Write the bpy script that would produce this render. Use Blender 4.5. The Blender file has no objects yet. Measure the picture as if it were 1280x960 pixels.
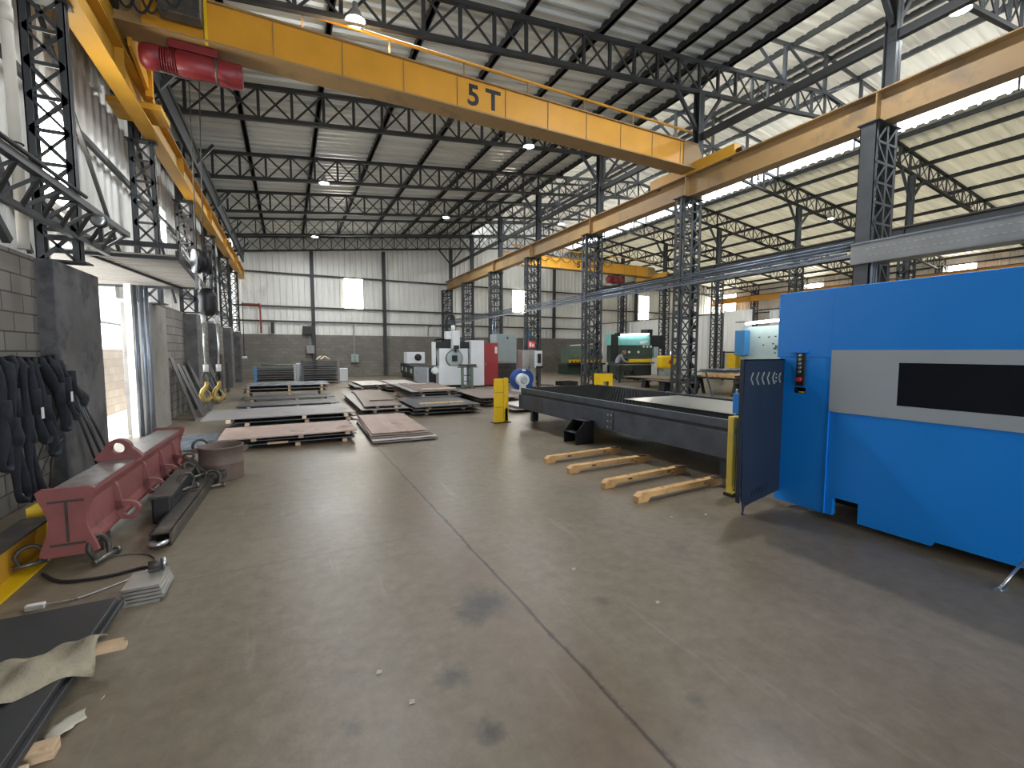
import bpy, bmesh, math, random
from mathutils import Vector, Matrix
random.seed(7)
R = math.radians
SC = bpy.context.scene
COL = SC.collection
ORD = ['first','second','third','fourth','fifth','sixth','seventh','eighth','ninth','tenth','eleventh','twelfth','thirteenth','fourteenth','fifteenth','sixteenth']

# ------------------------------------------------------------------ materials
def nd(t, k, x=0, y=0):
    n = t.nodes.new(k); n.location = (x, y); return n
MATS = {}
def pm(name, col, rough=.6, metal=0., var=.15, scale=4., bump=0., rust=None, rust_amt=.5, rust_scale=3., rvar=.1, stretch=None, spec=.5):
    """procedural paint / metal: noise varied colour, optional second colour in blotches, optional bump"""
    m = bpy.data.materials.new(name); m.use_nodes = True; t = m.node_tree
    b = t.nodes['Principled BSDF']; L = t.links
    tc = nd(t,'ShaderNodeTexCoord'); src = tc.outputs['Object']
    if stretch:
        mp = nd(t,'ShaderNodeMapping'); mp.inputs['Scale'].default_value = stretch
        L.new(src, mp.inputs['Vector']); src = mp.outputs['Vector']
    nz = nd(t,'ShaderNodeTexNoise'); nz.inputs['Scale'].default_value = scale; nz.inputs['Detail'].default_value = 5
    L.new(src, nz.inputs['Vector'])
    r = nd(t,'ShaderNodeValToRGB'); r.color_ramp.elements[0].position = .3; r.color_ramp.elements[1].position = .7
    r.color_ramp.elements[0].color = tuple(min(1,c*(1-var)) for c in col)+(1,)
    r.color_ramp.elements[1].color = tuple(min(1,c*(1+var)) for c in col)+(1,)
    L.new(nz.outputs['Fac'], r.inputs['Fac']); out = r.outputs['Color']
    if rust:
        n2 = nd(t,'ShaderNodeTexNoise'); n2.inputs['Scale'].default_value = rust_scale; n2.inputs['Detail'].default_value = 8
        n2.inputs['Roughness'].default_value = .65
        L.new(src, n2.inputs['Vector'])
        r2 = nd(t,'ShaderNodeValToRGB'); a = .72-.4*rust_amt
        r2.color_ramp.elements[0].position = a; r2.color_ramp.elements[1].position = a+.12
        L.new(n2.outputs['Fac'], r2.inputs['Fac'])
        mx = nd(t,'ShaderNodeMix'); mx.data_type = 'RGBA'; L.new(r2.outputs['Color'], mx.inputs[0])
        L.new(out, mx.inputs[6]); mx.inputs[7].default_value = tuple(rust)+(1,); out = mx.outputs[2]
    L.new(out, b.inputs['Base Color'])
    mr = nd(t,'ShaderNodeMapRange'); mr.inputs['To Min'].default_value = max(.03,rough-rvar); mr.inputs['To Max'].default_value = min(1,rough+rvar)
    L.new(nz.outputs['Fac'], mr.inputs['Value']); L.new(mr.outputs['Result'], b.inputs['Roughness'])
    b.inputs['Metallic'].default_value = metal; b.inputs['Specular IOR Level'].default_value = spec
    if bump:
        bp = nd(t,'ShaderNodeBump'); bp.inputs['Strength'].default_value = bump; bp.inputs['Distance'].default_value = .01
        n3 = nd(t,'ShaderNodeTexNoise'); n3.inputs['Scale'].default_value = scale*8; L.new(src, n3.inputs['Vector'])
        L.new(n3.outputs['Fac'], bp.inputs['Height']); L.new(bp.outputs['Normal'], b.inputs['Normal'])
    MATS[name] = m; return m
def em(name, col, strength):
    m = bpy.data.materials.new(name); m.use_nodes = True; t = m.node_tree; t.nodes.clear()
    e = nd(t,'ShaderNodeEmission'); o = nd(t,'ShaderNodeOutputMaterial')
    nz = nd(t,'ShaderNodeTexNoise'); nz.inputs['Scale'].default_value = 1.5
    r = nd(t,'ShaderNodeValToRGB'); r.color_ramp.elements[0].color = tuple(c*.9 for c in col)+(1,); r.color_ramp.elements[1].color = tuple(col)+(1,)
    t.links.new(nz.outputs['Fac'], r.inputs['Fac']); t.links.new(r.outputs['Color'], e.inputs['Color'])
    e.inputs['Strength'].default_value = strength
    t.links.new(e.outputs[0], o.inputs[0]); return m
def block_mat(name, axis, col, mortar, dirt):
    m = bpy.data.materials.new(name); m.use_nodes = True; t = m.node_tree; b = t.nodes['Principled BSDF']; L = t.links
    g = nd(t,'ShaderNodeNewGeometry'); s = nd(t,'ShaderNodeSeparateXYZ'); c = nd(t,'ShaderNodeCombineXYZ')
    L.new(g.outputs['Position'], s.inputs[0]); L.new(s.outputs[axis], c.inputs[0]); L.new(s.outputs[2], c.inputs[1])
    k = nd(t,'ShaderNodeTexBrick'); k.inputs['Scale'].default_value = 1; k.inputs['Brick Width'].default_value = .4
    k.inputs['Row Height'].default_value = .2; k.inputs['Mortar Size'].default_value = .009; k.inputs['Mortar Smooth'].default_value = .2
    k.inputs['Color1'].default_value = tuple(col)+(1,); k.inputs['Color2'].default_value = tuple(x*.78 for x in col)+(1,)
    k.inputs['Mortar'].default_value = tuple(mortar)+(1,); k.inputs['Bias'].default_value = .1
    L.new(c.outputs[0], k.inputs['Vector'])
    nz = nd(t,'ShaderNodeTexNoise'); nz.inputs['Scale'].default_value = 1.1; nz.inputs['Detail'].default_value = 7; L.new(g.outputs['Position'], nz.inputs['Vector'])
    rr = nd(t,'ShaderNodeValToRGB'); rr.color_ramp.elements[0].position = .42; rr.color_ramp.elements[1].position = .72
    L.new(nz.outputs['Fac'], rr.inputs['Fac'])
    mx = nd(t,'ShaderNodeMix'); mx.data_type = 'RGBA'; L.new(rr.outputs['Color'], mx.inputs[0]); L.new(k.outputs['Color'], mx.inputs[6]); mx.inputs[7].default_value = tuple(dirt)+(1,)
    mx2 = nd(t,'ShaderNodeMix'); mx2.data_type = 'RGBA'; mx2.inputs[0].default_value = .5; L.new(k.outputs['Color'], mx2.inputs[6]); L.new(mx.outputs[2], mx2.inputs[7])
    L.new(mx2.outputs[2], b.inputs['Base Color']); b.inputs['Roughness'].default_value = .9
    bp = nd(t,'ShaderNodeBump'); bp.inputs['Strength'].default_value = .6; bp.inputs['Distance'].default_value = .01; bp.invert = True
    L.new(k.outputs['Fac'], bp.inputs['Height']); L.new(bp.outputs['Normal'], b.inputs['Normal'])
    return m
def floor_mat():
    m = bpy.data.materials.new('concrete_floor'); m.use_nodes = True; t = m.node_tree; b = t.nodes['Principled BSDF']; L = t.links
    g = nd(t,'ShaderNodeNewGeometry'); P = g.outputs['Position']
    def noise(sc, det=6, rough=.6, vec=P):
        n = nd(t,'ShaderNodeTexNoise'); n.inputs['Scale'].default_value = sc; n.inputs['Detail'].default_value = det; n.inputs['Roughness'].default_value = rough
        L.new(vec, n.inputs['Vector']); return n.outputs['Fac']
    def ramp(f, p0, c0, p1, c1):
        r = nd(t,'ShaderNodeValToRGB'); r.color_ramp.elements[0].position = p0; r.color_ramp.elements[1].position = p1
        r.color_ramp.elements[0].color = tuple(c0)+(1,); r.color_ramp.elements[1].color = tuple(c1)+(1,); L.new(f, r.inputs['Fac']); return r.outputs['Color']
    def mix(f, a, c, mode='MIX'):
        x = nd(t,'ShaderNodeMix'); x.data_type = 'RGBA'; x.blend_type = mode
        if isinstance(f,(int,float)): x.inputs[0].default_value = f
        else: L.new(f, x.inputs[0])
        L.new(a, x.inputs[6])
        if isinstance(c, tuple): x.inputs[7].default_value = c+(1,)
        else: L.new(c, x.inputs[7])
        return x.outputs[2]
    def math_(op, a, c=None, cl=False):
        x = nd(t,'ShaderNodeMath'); x.operation = op; x.use_clamp = cl
        for i,v in enumerate((a,c)):
            if v is None: continue
            if isinstance(v,(int,float)): x.inputs[i].default_value = v
            else: L.new(v, x.inputs[i])
        return x.outputs[0]
    big = noise(.45,6,.65)
    col = ramp(big,.32,(.160,.122,.080),.68,(.228,.186,.132))
    fine = noise(9,8,.7)
    col = mix(.35, col, ramp(fine,.35,(.105,.084,.060),.68,(.28,.238,.182)))
    # long scuffs running down the hall
    mp = nd(t,'ShaderNodeMapping'); mp.inputs['Scale'].default_value = (5,.5,1); mp.inputs['Rotation'].default_value = (0,0,R(12)); L.new(P, mp.inputs['Vector'])
    sc = noise(1.6,9,.72,mp.outputs[0])
    col = mix(ramp(sc,.58,(0,0,0),.78,(.55,.55,.55)), col, (.34,.315,.28))
    grime = noise(1.3,9,.7)
    col = mix(ramp(grime,.56,(0,0,0),.75,(.6,.6,.6)), col, (.085,.072,.058))
    sp = nd(t,'ShaderNodeSeparateXYZ'); L.new(P, sp.inputs[0])
    w = noise(2.2,6,.6); wob = math_('MULTIPLY', math_('SUBTRACT', w, .5), .045)
    # joints: one along the hall, cross joints
    def joint(axis, pos, width, col, strength, lo=None):
        d = math_('ABSOLUTE', math_('ADD', math_('SUBTRACT', sp.outputs[axis], pos), wob))
        f = math_('SUBTRACT', 1., math_('DIVIDE', d, width), True)
        f = math_('MULTIPLY', f, strength, True)
        return mix(f, col, (.055,.042,.032))
    halo = math_('SUBTRACT',1., math_('DIVIDE', math_('ABSOLUTE', math_('ADD', math_('SUBTRACT', sp.outputs[0], 1.14), wob)), .42), True)
    col = mix(math_('MULTIPLY', halo, .55), col, (.155,.095,.06))
    brk = math_('ADD', .55, math_('MULTIPLY', noise(6,5,.7), .9))
    dj = math_('ABSOLUTE', math_('ADD', math_('SUBTRACT', sp.outputs[0], 1.28), wob))
    col = mix(math_('MULTIPLY', math_('SUBTRACT', 1., math_('DIVIDE', dj, .016), True), brk, True), col, (.04,.03,.022))
    wide = math_('MULTIPLY', math_('SUBTRACT', 1., math_('DIVIDE', dj, .030), True), math_('GREATER_THAN', noise(11,4,.6), .56))
    col = mix(math_('MULTIPLY', wide, .8), col, (.05,.036,.026))
    xm = math_('LESS_THAN', sp.outputs[0], 1.3)
    col = mix(math_('MULTIPLY', xm, math_('MULTIPLY', math_('SUBTRACT', 1., math_('DIVIDE', math_('ABSOLUTE', math_('ADD', math_('SUBTRACT', sp.outputs[1], 3.72), wob)), .009), True), .5, True)), col, (.055,.042,.032))
    for yy in (9.9,16.,22.): col = joint(1,yy,.010,col,.45)
    for xx in (7.4,13.5): col = joint(0,xx,.010,col,.4)
    # oil stains with a shape of their own
    for (x,y,r,s) in ((1.06,2.52,.17,.85),(.93,2.42,.10,.6),(.67,2.0,.085,.7),(.71,1.62,.065,.8),(1.62,1.35,.05,.5),(1.75,2.2,.06,.4),(.2,1.9,.05,.4),(.35,1.35,.05,.4),(2.9,4.2,.25,.3)):
        v = nd(t,'ShaderNodeVectorMath'); v.operation = 'DISTANCE'; L.new(P, v.inputs[0]); v.inputs[1].default_value = (x,y,0)
        d = math_('ADD', v.outputs['Value'], math_('MULTIPLY', math_('SUBTRACT', noise(9,7,.7), .5), r*1.6))
        f = math_('MULTIPLY', math_('SUBTRACT', 1.25, math_('DIVIDE', d, r), True), s, True)
        col = mix(f, col, (.052,.05,.048))
    L.new(col, b.inputs['Base Color'])
    L.new(ramp(big,.3,(.27,.27,.27),.7,(.46,.46,.46)), b.inputs['Roughness'])
    bp = nd(t,'ShaderNodeBump'); bp.inputs['Strength'].default_value = .22; bp.inputs['Distance'].default_value = .01
    L.new(fine, bp.inputs['Height']); L.new(bp.outputs['Normal'], b.inputs['Normal'])
    b.inputs['Specular IOR Level'].default_value = .36
    return m

M = {}
M['floor'] = floor_mat()
M['steel'] = pm('dark_painted_steel',(.034,.035,.035),.55,.0,.25,3)
M['colsteel'] = pm('slate_painted_steel',(.044,.048,.052),.5,.0,.25,3)
M['purlin'] = pm('purlin_paint',(.035,.036,.037),.6,.0,.2,2)
M['galv'] = pm('galvanised_sheet',(.52,.52,.50),.42,.55,.10,.8,stretch=(1,1,.25))
M['galvwall'] = pm('galvanised_wall_sheet',(.76,.745,.70),.5,.1,.10,.7,rust=(.60,.56,.50),rust_amt=.35,rust_scale=.9,stretch=(1,1,.35))
M['roof'] = pm('galvanised_roof_sheet',(.76,.78,.73),.30,.2,.22,1.5,stretch=(.07,3.2,1))  # colour streaks along the ribs paint in their light and shade
M['roofpale'] = pm('pale_roof_sheet',(.62,.60,.54),.45,.2,.20,1.5,rust=(.40,.37,.31),rust_amt=.30,rust_scale=1.2,stretch=(.09,2.6,1))  # streaked likewise, rib highlights and shade put into the colour
M['gate'] = pm('weathered_gate_sheet',(.30,.28,.25),.6,.1,.14,1.5,stretch=(.2,4,1))
def translucent(src, name, amt, col):
    m = M[src].copy(); m.name = name; t = m.node_tree; L = t.links; b = t.nodes['Principled BSDF']; o = t.nodes['Material Output']
    tr = nd(t,'ShaderNodeBsdfTranslucent'); tr.inputs['Color'].default_value = tuple(col)+(1,); mx = nd(t,'ShaderNodeMixShader'); mx.inputs[0].default_value = amt
    L.new(b.outputs[0], mx.inputs[1]); L.new(tr.outputs[0], mx.inputs[2]); L.new(mx.outputs[0], o.inputs['Surface']); return m
M['roofmon'] = translucent('roofpale','translucent_monitor_sheet',.12,(1,.97,.90))
M['rooffar'] = translucent('roofpale','translucent_far_sheet',.14,(1,.96,.82))
M['yellow'] = pm('crane_yellow',(.68,.315,.02),.5,0,.07,2)
M['yellowdirty'] = pm('crane_yellow_dusty',(.33,.205,.085),.6,0,.14,1.2,rust=(.22,.145,.075),rust_amt=.45,rust_scale=1.3)
M['yellowdull'] = pm('crane_yellow_dull',(.50,.26,.02),.55,0,.12,1.5)
M['guard'] = pm('safety_yellow',(.82,.52,.01),.4,0,.06,4)
M['guardpale'] = pm('pale_safety_yellow',(.72,.55,.09),.45,0,.08,4)
M['black'] = pm('black_paint',(.012,.012,.013),.5,0,.2,6)
M['rubber'] = pm('black_rubber',(.016,.016,.017),.75,0,.2,6)
M['hoistred'] = pm('hoist_red',(.20,.018,.022),.42,0,.15,4,rust=(.08,.015,.015),rust_amt=.3)
M['primer'] = pm('red_oxide_primer',(.22,.068,.063),.65,0,.14,5,rust=(.14,.05,.045),rust_amt=.35,rust_scale=4,bump=.15)
M['worn'] = pm('worn_bare_top',(.30,.27,.25),.35,.5,.25,6,rust=(.16,.09,.075),rust_amt=.4,rust_scale=7)
M['blue'] = pm('machine_blue',(.002,.235,.80),.42,0,.02,2)
M['blue2'] = pm('pale_machine_blue',(.05,.24,.52),.45,0,.05,2)
M['bluedeep'] = pm('fan_blue',(.012,.06,.26),.4,0,.1,4)
M['navy'] = pm('navy_panel',(.012,.022,.042),.5,0,.06,4)
M['bandgrey'] = pm('machine_grey',(.36,.40,.45),.45,0,.03,2)
M['windowglass'] = pm('dark_window_glass',(.004,.006,.012),.08,0,.1,3,rvar=.02)
M['white'] = pm('machine_white',(.66,.68,.70),.45,0,.04,2)
M['palegreen'] = pm('pale_green_enamel',(.48,.58,.56),.4,0,.06,3)
M['teal'] = pm('teal_enamel',(.22,.52,.50),.4,0,.06,3)
M['green'] = pm('dark_green_enamel',(.042,.068,.05),.5,0,.15,3)
M['greenmid'] = pm('grey_green_enamel',(.12,.17,.13),.5,0,.15,3)
M['greycab'] = pm('cabinet_grey',(.34,.40,.39),.5,0,.06,3)
M['stainless'] = pm('brushed_metal',(.50,.49,.46),.32,.85,.12,3,stretch=(1,8,8))
M['platedark'] = pm('black_scale_plate',(.035,.035,.037),.5,.2,.2,2.5)
M['plate'] = pm('mill_scale_plate',(.075,.075,.076),.42,.35,.25,2.5,rust=(.13,.085,.06),rust_amt=.3,rust_scale=3)
M['plategrey'] = pm('dusty_grey_plate',(.235,.215,.205),.5,.25,.14,1.6,rust=(.15,.105,.085),rust_amt=.4,rust_scale=1.2)
M['platepink'] = pm('pinkish_rusty_plate',(.40,.285,.235),.6,.1,.16,1.8,rust=(.24,.125,.08),rust_amt=.42,rust_scale=1.6)
M['plateblue'] = pm('blue_grey_plate',(.24,.27,.315),.28,.45,.3,1.6,rust=(.07,.07,.075),rust_amt=.5,rust_scale=2)
M['platebrown'] = pm('brown_plate',(.17,.125,.10),.55,.2,.25,2,rust=(.27,.16,.09),rust_amt=.35,rust_scale=2)
M['edge'] = pm('pale_plate_edge',(.55,.50,.47),.5,.2,.2,6)
M['bronze'] = pm('table_steel',(.080,.092,.118),.45,.4,.22,4,rust=(.10,.11,.13),rust_amt=.35,rust_scale=5)
M['slat'] = pm('burnt_slats',(.034,.033,.033),.75,.2,.35,14,rust=(.10,.09,.085),rust_amt=.3,rust_scale=20)
M['wood'] = pm('raw_timber',(.52,.36,.22),.75,0,.22,6,rust=(.30,.19,.11),rust_amt=.35,rust_scale=6,stretch=(1,1,6))
M['woodpale'] = pm('pale_timber',(.62,.50,.36),.75,0,.18,8)
M['forkpaint'] = pm('worn_orange_fork',(.62,.37,.15),.55,0,.14,6,rust=(.22,.11,.06),rust_amt=.42,rust_scale=9)
M['darkfork'] = pm('rust_dark',(.06,.04,.03),.7,.2,.3,8)
M['rustdrum'] = pm('rusty_drum',(.15,.105,.085),.7,.1,.22,4,rust=(.22,.14,.10),rust_amt=.35,rust_scale=5)
M['rustdark'] = pm('oily_rusty_steel',(.06,.052,.045),.5,.3,.3,6,rust=(.15,.11,.075),rust_amt=.4,rust_scale=4)
M['rustsheen'] = pm('worn_bolt_steel',(.17,.16,.15),.4,.7,.25,8)
M['chrome'] = pm('bare_steel',(.55,.55,.55),.3,.9,.1,6)
M['gold'] = pm('yellow_chromate_hook',(.40,.28,.08),.4,.5,.3,20)
M['pvc'] = pm('cream_pvc',(.60,.56,.48),.5,0,.08,2)
M['concrete'] = pm('lit_cast_concrete',(.25,.23,.205),.85,0,.15,2.2,bump=.3,rust=(.17,.155,.14),rust_amt=.4,rust_scale=1.5)
M['concretedark'] = pm('shaded_stained_concrete',(.115,.11,.11),.85,0,.25,3.2,bump=.4,rust=(.055,.055,.06),rust_amt=.55,rust_scale=1.8)  # mottled concrete, darkened to hold the shade on the piers
M['rag'] = pm('dirty_canvas',(.29,.25,.175),.9,0,.22,7,rust=(.20,.16,.11),rust_amt=.35,rust_scale=6,bump=.4)
M['paper'] = pm('torn_paper',(.46,.42,.34),.85,0,.12,6)
M['sling'] = pm('black_webbing',(.020,.022,.030),.85,0,.35,18,bump=.6)
M['redcab'] = pm('red_cabinet',(.36,.045,.05),.45,0,.06,3)
M['redpipe'] = pm('red_pipe',(.28,.05,.03),.5,0,.1,4)
M['sign'] = pm('sign_white',(.72,.70,.68),.5,0,.05,6)
M['signred'] = pm('sign_red',(.62,.03,.04),.5,0,.05,6)
M['bluepipe'] = pm('conduit_steel',(.15,.175,.215),.32,.5,.15,4)
M['skin'] = pm('skin',(.42,.24,.16),.55,0,.05,20)
M['shirt'] = pm('grey_shirt',(.30,.31,.34),.85,0,.1,20)
M['trousers'] = pm('dark_trousers',(.05,.055,.07),.85,0,.1,20)
M['hair'] = pm('grey_hair',(.22,.20,.18),.8,0,.2,60)
M['yardwall'] = block_mat('yard_block',1,(.46,.41,.36),(.30,.26,.22),(.35,.29,.24))
M['blocky'] = block_mat('block_wall_side',1,(.225,.205,.18),(.045,.04,.036),(.10,.09,.08))
M['blockx'] = block_mat('block_wall_end',0,(.245,.225,.195),(.15,.135,.115),(.15,.135,.115))
M['yard'] = pm('yard_concrete',(.50,.47,.43),.9,0,.15,1)
M['pane'] = em('daylit_translucent_sheet',(1,.965,.86),11.0)
M['led'] = em('led_lens',(.90,.95,1),60)
M['tubelamp'] = em('fluorescent_tube',(.93,1,1),7)
M['screen'] = em('lit_screen',(.55,.65,.9),1.2)
M['traysteel'] = pm('dull_tray_steel',(.20,.205,.205),.5,.3,.12,2)
M['grey'] = pm('grey_plastic',(.28,.28,.27),.55,0,.08,4)

# ------------------------------------------------------------------ mesh helpers
class MB:
    def __init__(s): s.bm = bmesh.new()
    def _hex(s, vs):
        v = [s.bm.verts.new(p) for p in vs]
        for f in ((0,3,2,1),(4,5,6,7),(0,1,5,4),(1,2,6,5),(2,3,7,6),(3,0,4,7)): s.bm.faces.new([v[i] for i in f])
    def box(s, x0,x1,y0,y1,z0,z1, bev=0):
        if bev:
            b2 = bmesh.new(); o = s.bm; s.bm = b2; s.box(x0,x1,y0,y1,z0,z1); s.bm = o
            bmesh.ops.bevel(b2, geom=list(b2.edges), offset=bev, segments=2, affect='EDGES', profile=.5)
            me = bpy.data.meshes.new('t'); b2.to_mesh(me); b2.free(); s.bm.from_mesh(me); bpy.data.meshes.remove(me)
        else:
            s._hex([(x0,y0,z0),(x1,y0,z0),(x1,y1,z0),(x0,y1,z0),(x0,y0,z1),(x1,y0,z1),(x1,y1,z1),(x0,y1,z1)])
        return s
    def bar(s, p0, p1, w, h, up=(0,0,1)):
        p0 = Vector(p0); p1 = Vector(p1); d = (p1-p0).normalized(); u = Vector(up)
        if abs(d.dot(u)) > .98: u = Vector((0,1,0))
        a = d.cross(u).normalized(); u = a.cross(d).normalized(); a *= w/2; u *= h/2
        s._hex([p0-a-u,p0+a-u,p1+a-u,p1-a-u,p0-a+u,p0+a+u,p1+a+u,p1-a+u]); return s
    def cyl(s, p0, p1, r0, r1=None, n=16, caps=True):
        r1 = r0 if r1 is None else r1; p0 = Vector(p0); p1 = Vector(p1); d = (p1-p0).normalized()
        u = Vector((0,0,1)) if abs(d.z) < .95 else Vector((1,0,0)); a = d.cross(u).normalized(); u = a.cross(d)
        A=[];B=[]
        for i in range(n):
            q = 2*math.pi*i/n; e = a*math.cos(q)+u*math.sin(q)
            A.append(s.bm.verts.new(p0+e*r0)); B.append(s.bm.verts.new(p1+e*r1))
        for i in range(n):
            f = s.bm.faces.new((A[i],A[(i+1)%n],B[(i+1)%n],B[i])); f.smooth = True
        if caps: s.bm.faces.new(A[::-1]); s.bm.faces.new(B)
        return s
    def tube(s, pts, r, n=8, closed=False, flat=1., nrm=None):
        pts = [Vector(p) for p in pts]
        if 4 <= len(pts) < 16 and not closed and not isinstance(r,(list,tuple)):
            q=[]; k=len(pts)
            for i in range(k-1):
                a0,b0,c0,d0=pts[max(0,i-1)],pts[i],pts[i+1],pts[min(k-1,i+2)]
                for j in range(4):
                    t=j/4; q.append(.5*(2*b0+(c0-a0)*t+(2*a0-5*b0+4*c0-d0)*t*t+(3*b0-a0-3*c0+d0)*t**3))
            pts=q+[pts[-1]]
        N = len(pts); rings = []; a = None
        for i,p in enumerate(pts):
            q0 = pts[i-1] if (i or closed) else p; q1 = pts[(i+1)%N] if (i < N-1 or closed) else p
            d = (q1-q0).normalized()
            if nrm: a = Vector(nrm); a = (a-d*a.dot(d)).normalized()
            elif a is None:
                u = Vector((0,0,1)) if abs(d.z) < .9 else Vector((1,0,0)); a = d.cross(u).normalized()
            else: a = (a-d*a.dot(d)).normalized()
            c = d.cross(a)
            rr = r[i] if isinstance(r,(list,tuple)) else r
            rings.append([s.bm.verts.new(p+a*rr*flat*math.cos(2*math.pi*k/n)+c*rr*math.sin(2*math.pi*k/n)) for k in range(n)])
        for i in range(N if closed else N-1):
            A = rings[i]; B = rings[(i+1)%N]
            for k in range(n):
                f = s.bm.faces.new((A[k],A[(k+1)%n],B[(k+1)%n],B[k])); f.smooth = True
        if not closed: s.bm.faces.new(rings[0][::-1]); s.bm.faces.new(rings[-1])
        return s
    def prism(s, poly, plane, a0, a1):
        f = {'xy':lambda p,q,a:(p,q,a),'xz':lambda p,q,a:(p,a,q),'yz':lambda p,q,a:(a,p,q)}[plane]
        A = [s.bm.verts.new(f(p,q,a0)) for p,q in poly]; B = [s.bm.verts.new(f(p,q,a1)) for p,q in poly]; n = len(poly)
        s.bm.faces.new(A); s.bm.faces.new(B[::-1])
        for i in range(n): s.bm.faces.new((A[i],B[i],B[(i+1)%n],A[(i+1)%n]))
        return s
    def ringplate(s, outer, inner, plane, a0, a1):
        """plate with a hole: outer and inner loops of equal length"""
        f = {'xy':lambda p,q,a:(p,q,a),'xz':lambda p,q,a:(p,a,q),'yz':lambda p,q,a:(a,p,q)}[plane]; n = len(outer)
        V = [[s.bm.verts.new(f(p,q,a)) for p,q in L] for L in (outer,inner) for a in (a0,a1)]
        o0,o1,i0,i1 = V
        for k in range(n):
            j = (k+1)%n
            for q in ((o0[k],o0[j],i0[j],i0[k]),(o1[k],i1[k],i1[j],o1[j]),(o0[k],o1[k],o1[j],o0[j]),(i0[k],i0[j],i1[j],i1[k])): s.bm.faces.new(q)
        return s
    def lathe(s, prof, c, n=24, axis='z'):
        c = Vector(c); rings = []
        for r,h in prof:
            rg = []
            for k in range(n):
                q = 2*math.pi*k/n; e = {'z':(r*math.cos(q),r*math.sin(q),h),'x':(h,r*math.cos(q),r*math.sin(q)),'y':(r*math.cos(q),h,r*math.sin(q))}[axis]
                rg.append(s.bm.verts.new(c+Vector(e)))
            rings.append(rg)
        for A,B in zip(rings,rings[1:]):
            for k in range(n):
                f = s.bm.faces.new((A[k],A[(k+1)%n],B[(k+1)%n],B[k])); f.smooth = True
        s.bm.faces.new(rings[0][::-1]); s.bm.faces.new(rings[-1]); return s
    def corr(s, O, U, V, N, lu, pitch=.333, h=.04, th=.004, nv=1):
        """trapezoidal sheet: ribs run along V, profile travels along U, thickness along N"""
        O=Vector(O);U=Vector(U).normalized();V=Vector(V);N=Vector(N).normalized()
        prof = []; x = 0.
        while x < lu-1e-4:
            for dx,hh in ((0,0),(.60*pitch,0),(.70*pitch,h),(.90*pitch,h)):
                if x+dx < lu: prof.append((x+dx,hh))
            x += pitch
        prof.append((lu, prof[-1][1] if len(prof)%4 else 0))
        rows = []
        for off in (0,th):
            rows.append([[s.bm.verts.new(O+U*a+N*(b+off)+V*(j/nv)) for a,b in prof] for j in range(nv+1)])
        for q in range(2):
            for j in range(nv):
                A=rows[q][j];B=rows[q][j+1]
                for i in range(len(prof)-1):
                    f=(A[i],A[i+1],B[i+1],B[i]); s.bm.faces.new(f if q==0 else f[::-1])
        for j in (0,nv):
            A=rows[0][j];B=rows[1][j]
            for i in range(len(prof)-1): s.bm.faces.new((A[i],A[i+1],B[i+1],B[i]))
        return s
    def ibeam(s, p0, p1, h, w, tw=.015, tf=.02):
        p0=Vector(p0);p1=Vector(p1)
        s.bar(p0,p1,tw,h); up=Vector((0,0,h/2-tf/2))
        s.bar(p0+up,p1+up,w,tf); s.bar(p0-up,p1-up,w,tf); return s
    def mesh(s, name, mat, off=None, smooth=False):
        if off is not None: bmesh.ops.translate(s.bm, verts=s.bm.verts, vec=-Vector(off))
        bmesh.ops.recalc_face_normals(s.bm, faces=s.bm.faces)
        me = bpy.data.meshes.new(name); s.bm.to_mesh(me); s.bm.free()
        if isinstance(mat,str): mat = M[mat]
        me.materials.append(mat)
        if smooth:
            for p in me.polygons: p.use_smooth = True
        return me
def add(name, me, parent=None, loc=(0,0,0), rot=(0,0,0)):
    o = bpy.data.objects.new(name, me); COL.objects.link(o); o.location = loc; o.rotation_euler = rot
    if parent: o.parent = parent
    return o
def meta(o, label, cat, group=None, kind=None):
    if label: o['label'] = label
    if cat: o['category'] = cat
    if group: o['group'] = group
    if kind: o['kind'] = kind
    return o
def thing(name, label, cat, loc, rotz=0, group=None, kind='thing'):
    o = bpy.data.objects.new(name, None); COL.objects.link(o); o.empty_display_size = .1
    o.location = loc; o.rotation_euler = (0,0,rotz); return meta(o,label,cat,group,kind)
def root(o):
    while o.parent: o = o.parent
    return o
def part(T, name, mb, mat, local=False, label=None, smooth=False):
    r = root(T); o = add(name, mb.mesh(name, mat, None if local else r.location, smooth), T)
    if label: o['label'] = label
    return o
def solo(name, mb, mat, label, cat, group=None, kind='thing', smooth=False):
    """a thing that is one mesh; its origin at the middle of its base"""
    vs = [v.co for v in mb.bm.verts]
    c = Vector(((min(v.x for v in vs)+max(v.x for v in vs))/2,(min(v.y for v in vs)+max(v.y for v in vs))/2,min(v.z for v in vs)))
    o = add(name, mb.mesh(name, mat, c, smooth), None, c); return meta(o,label,cat,group,kind)
def struct(name, mb, mat, parent=None, smooth=False):
    o = add(name, mb.mesh(name, mat, None, smooth), parent)
    if not parent: o['kind'] = 'structure'
    return o
def circ(cx, cy, r, n, a0=0): return [(cx+r*math.cos(a0+2*math.pi*i/n), cy+r*math.sin(a0+2*math.pi*i/n)) for i in range(n)]
def text_mesh(txt, size, depth, spacing=1., bold=0.):
    c = bpy.data.curves.new('txt','FONT'); c.body = txt; c.size = size; c.extrude = depth; c.align_x='CENTER'; c.align_y='CENTER'; c.space_character = spacing; c.offset = bold
    o = bpy.data.objects.new('txt', c); COL.objects.link(o); bpy.context.view_layer.update()
    me = bpy.data.meshes.new_from_object(o.evaluated_get(bpy.context.evaluated_depsgraph_get()))
    bpy.data.objects.remove(o); bpy.data.curves.remove(c); me.materials.clear(); return me
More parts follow.
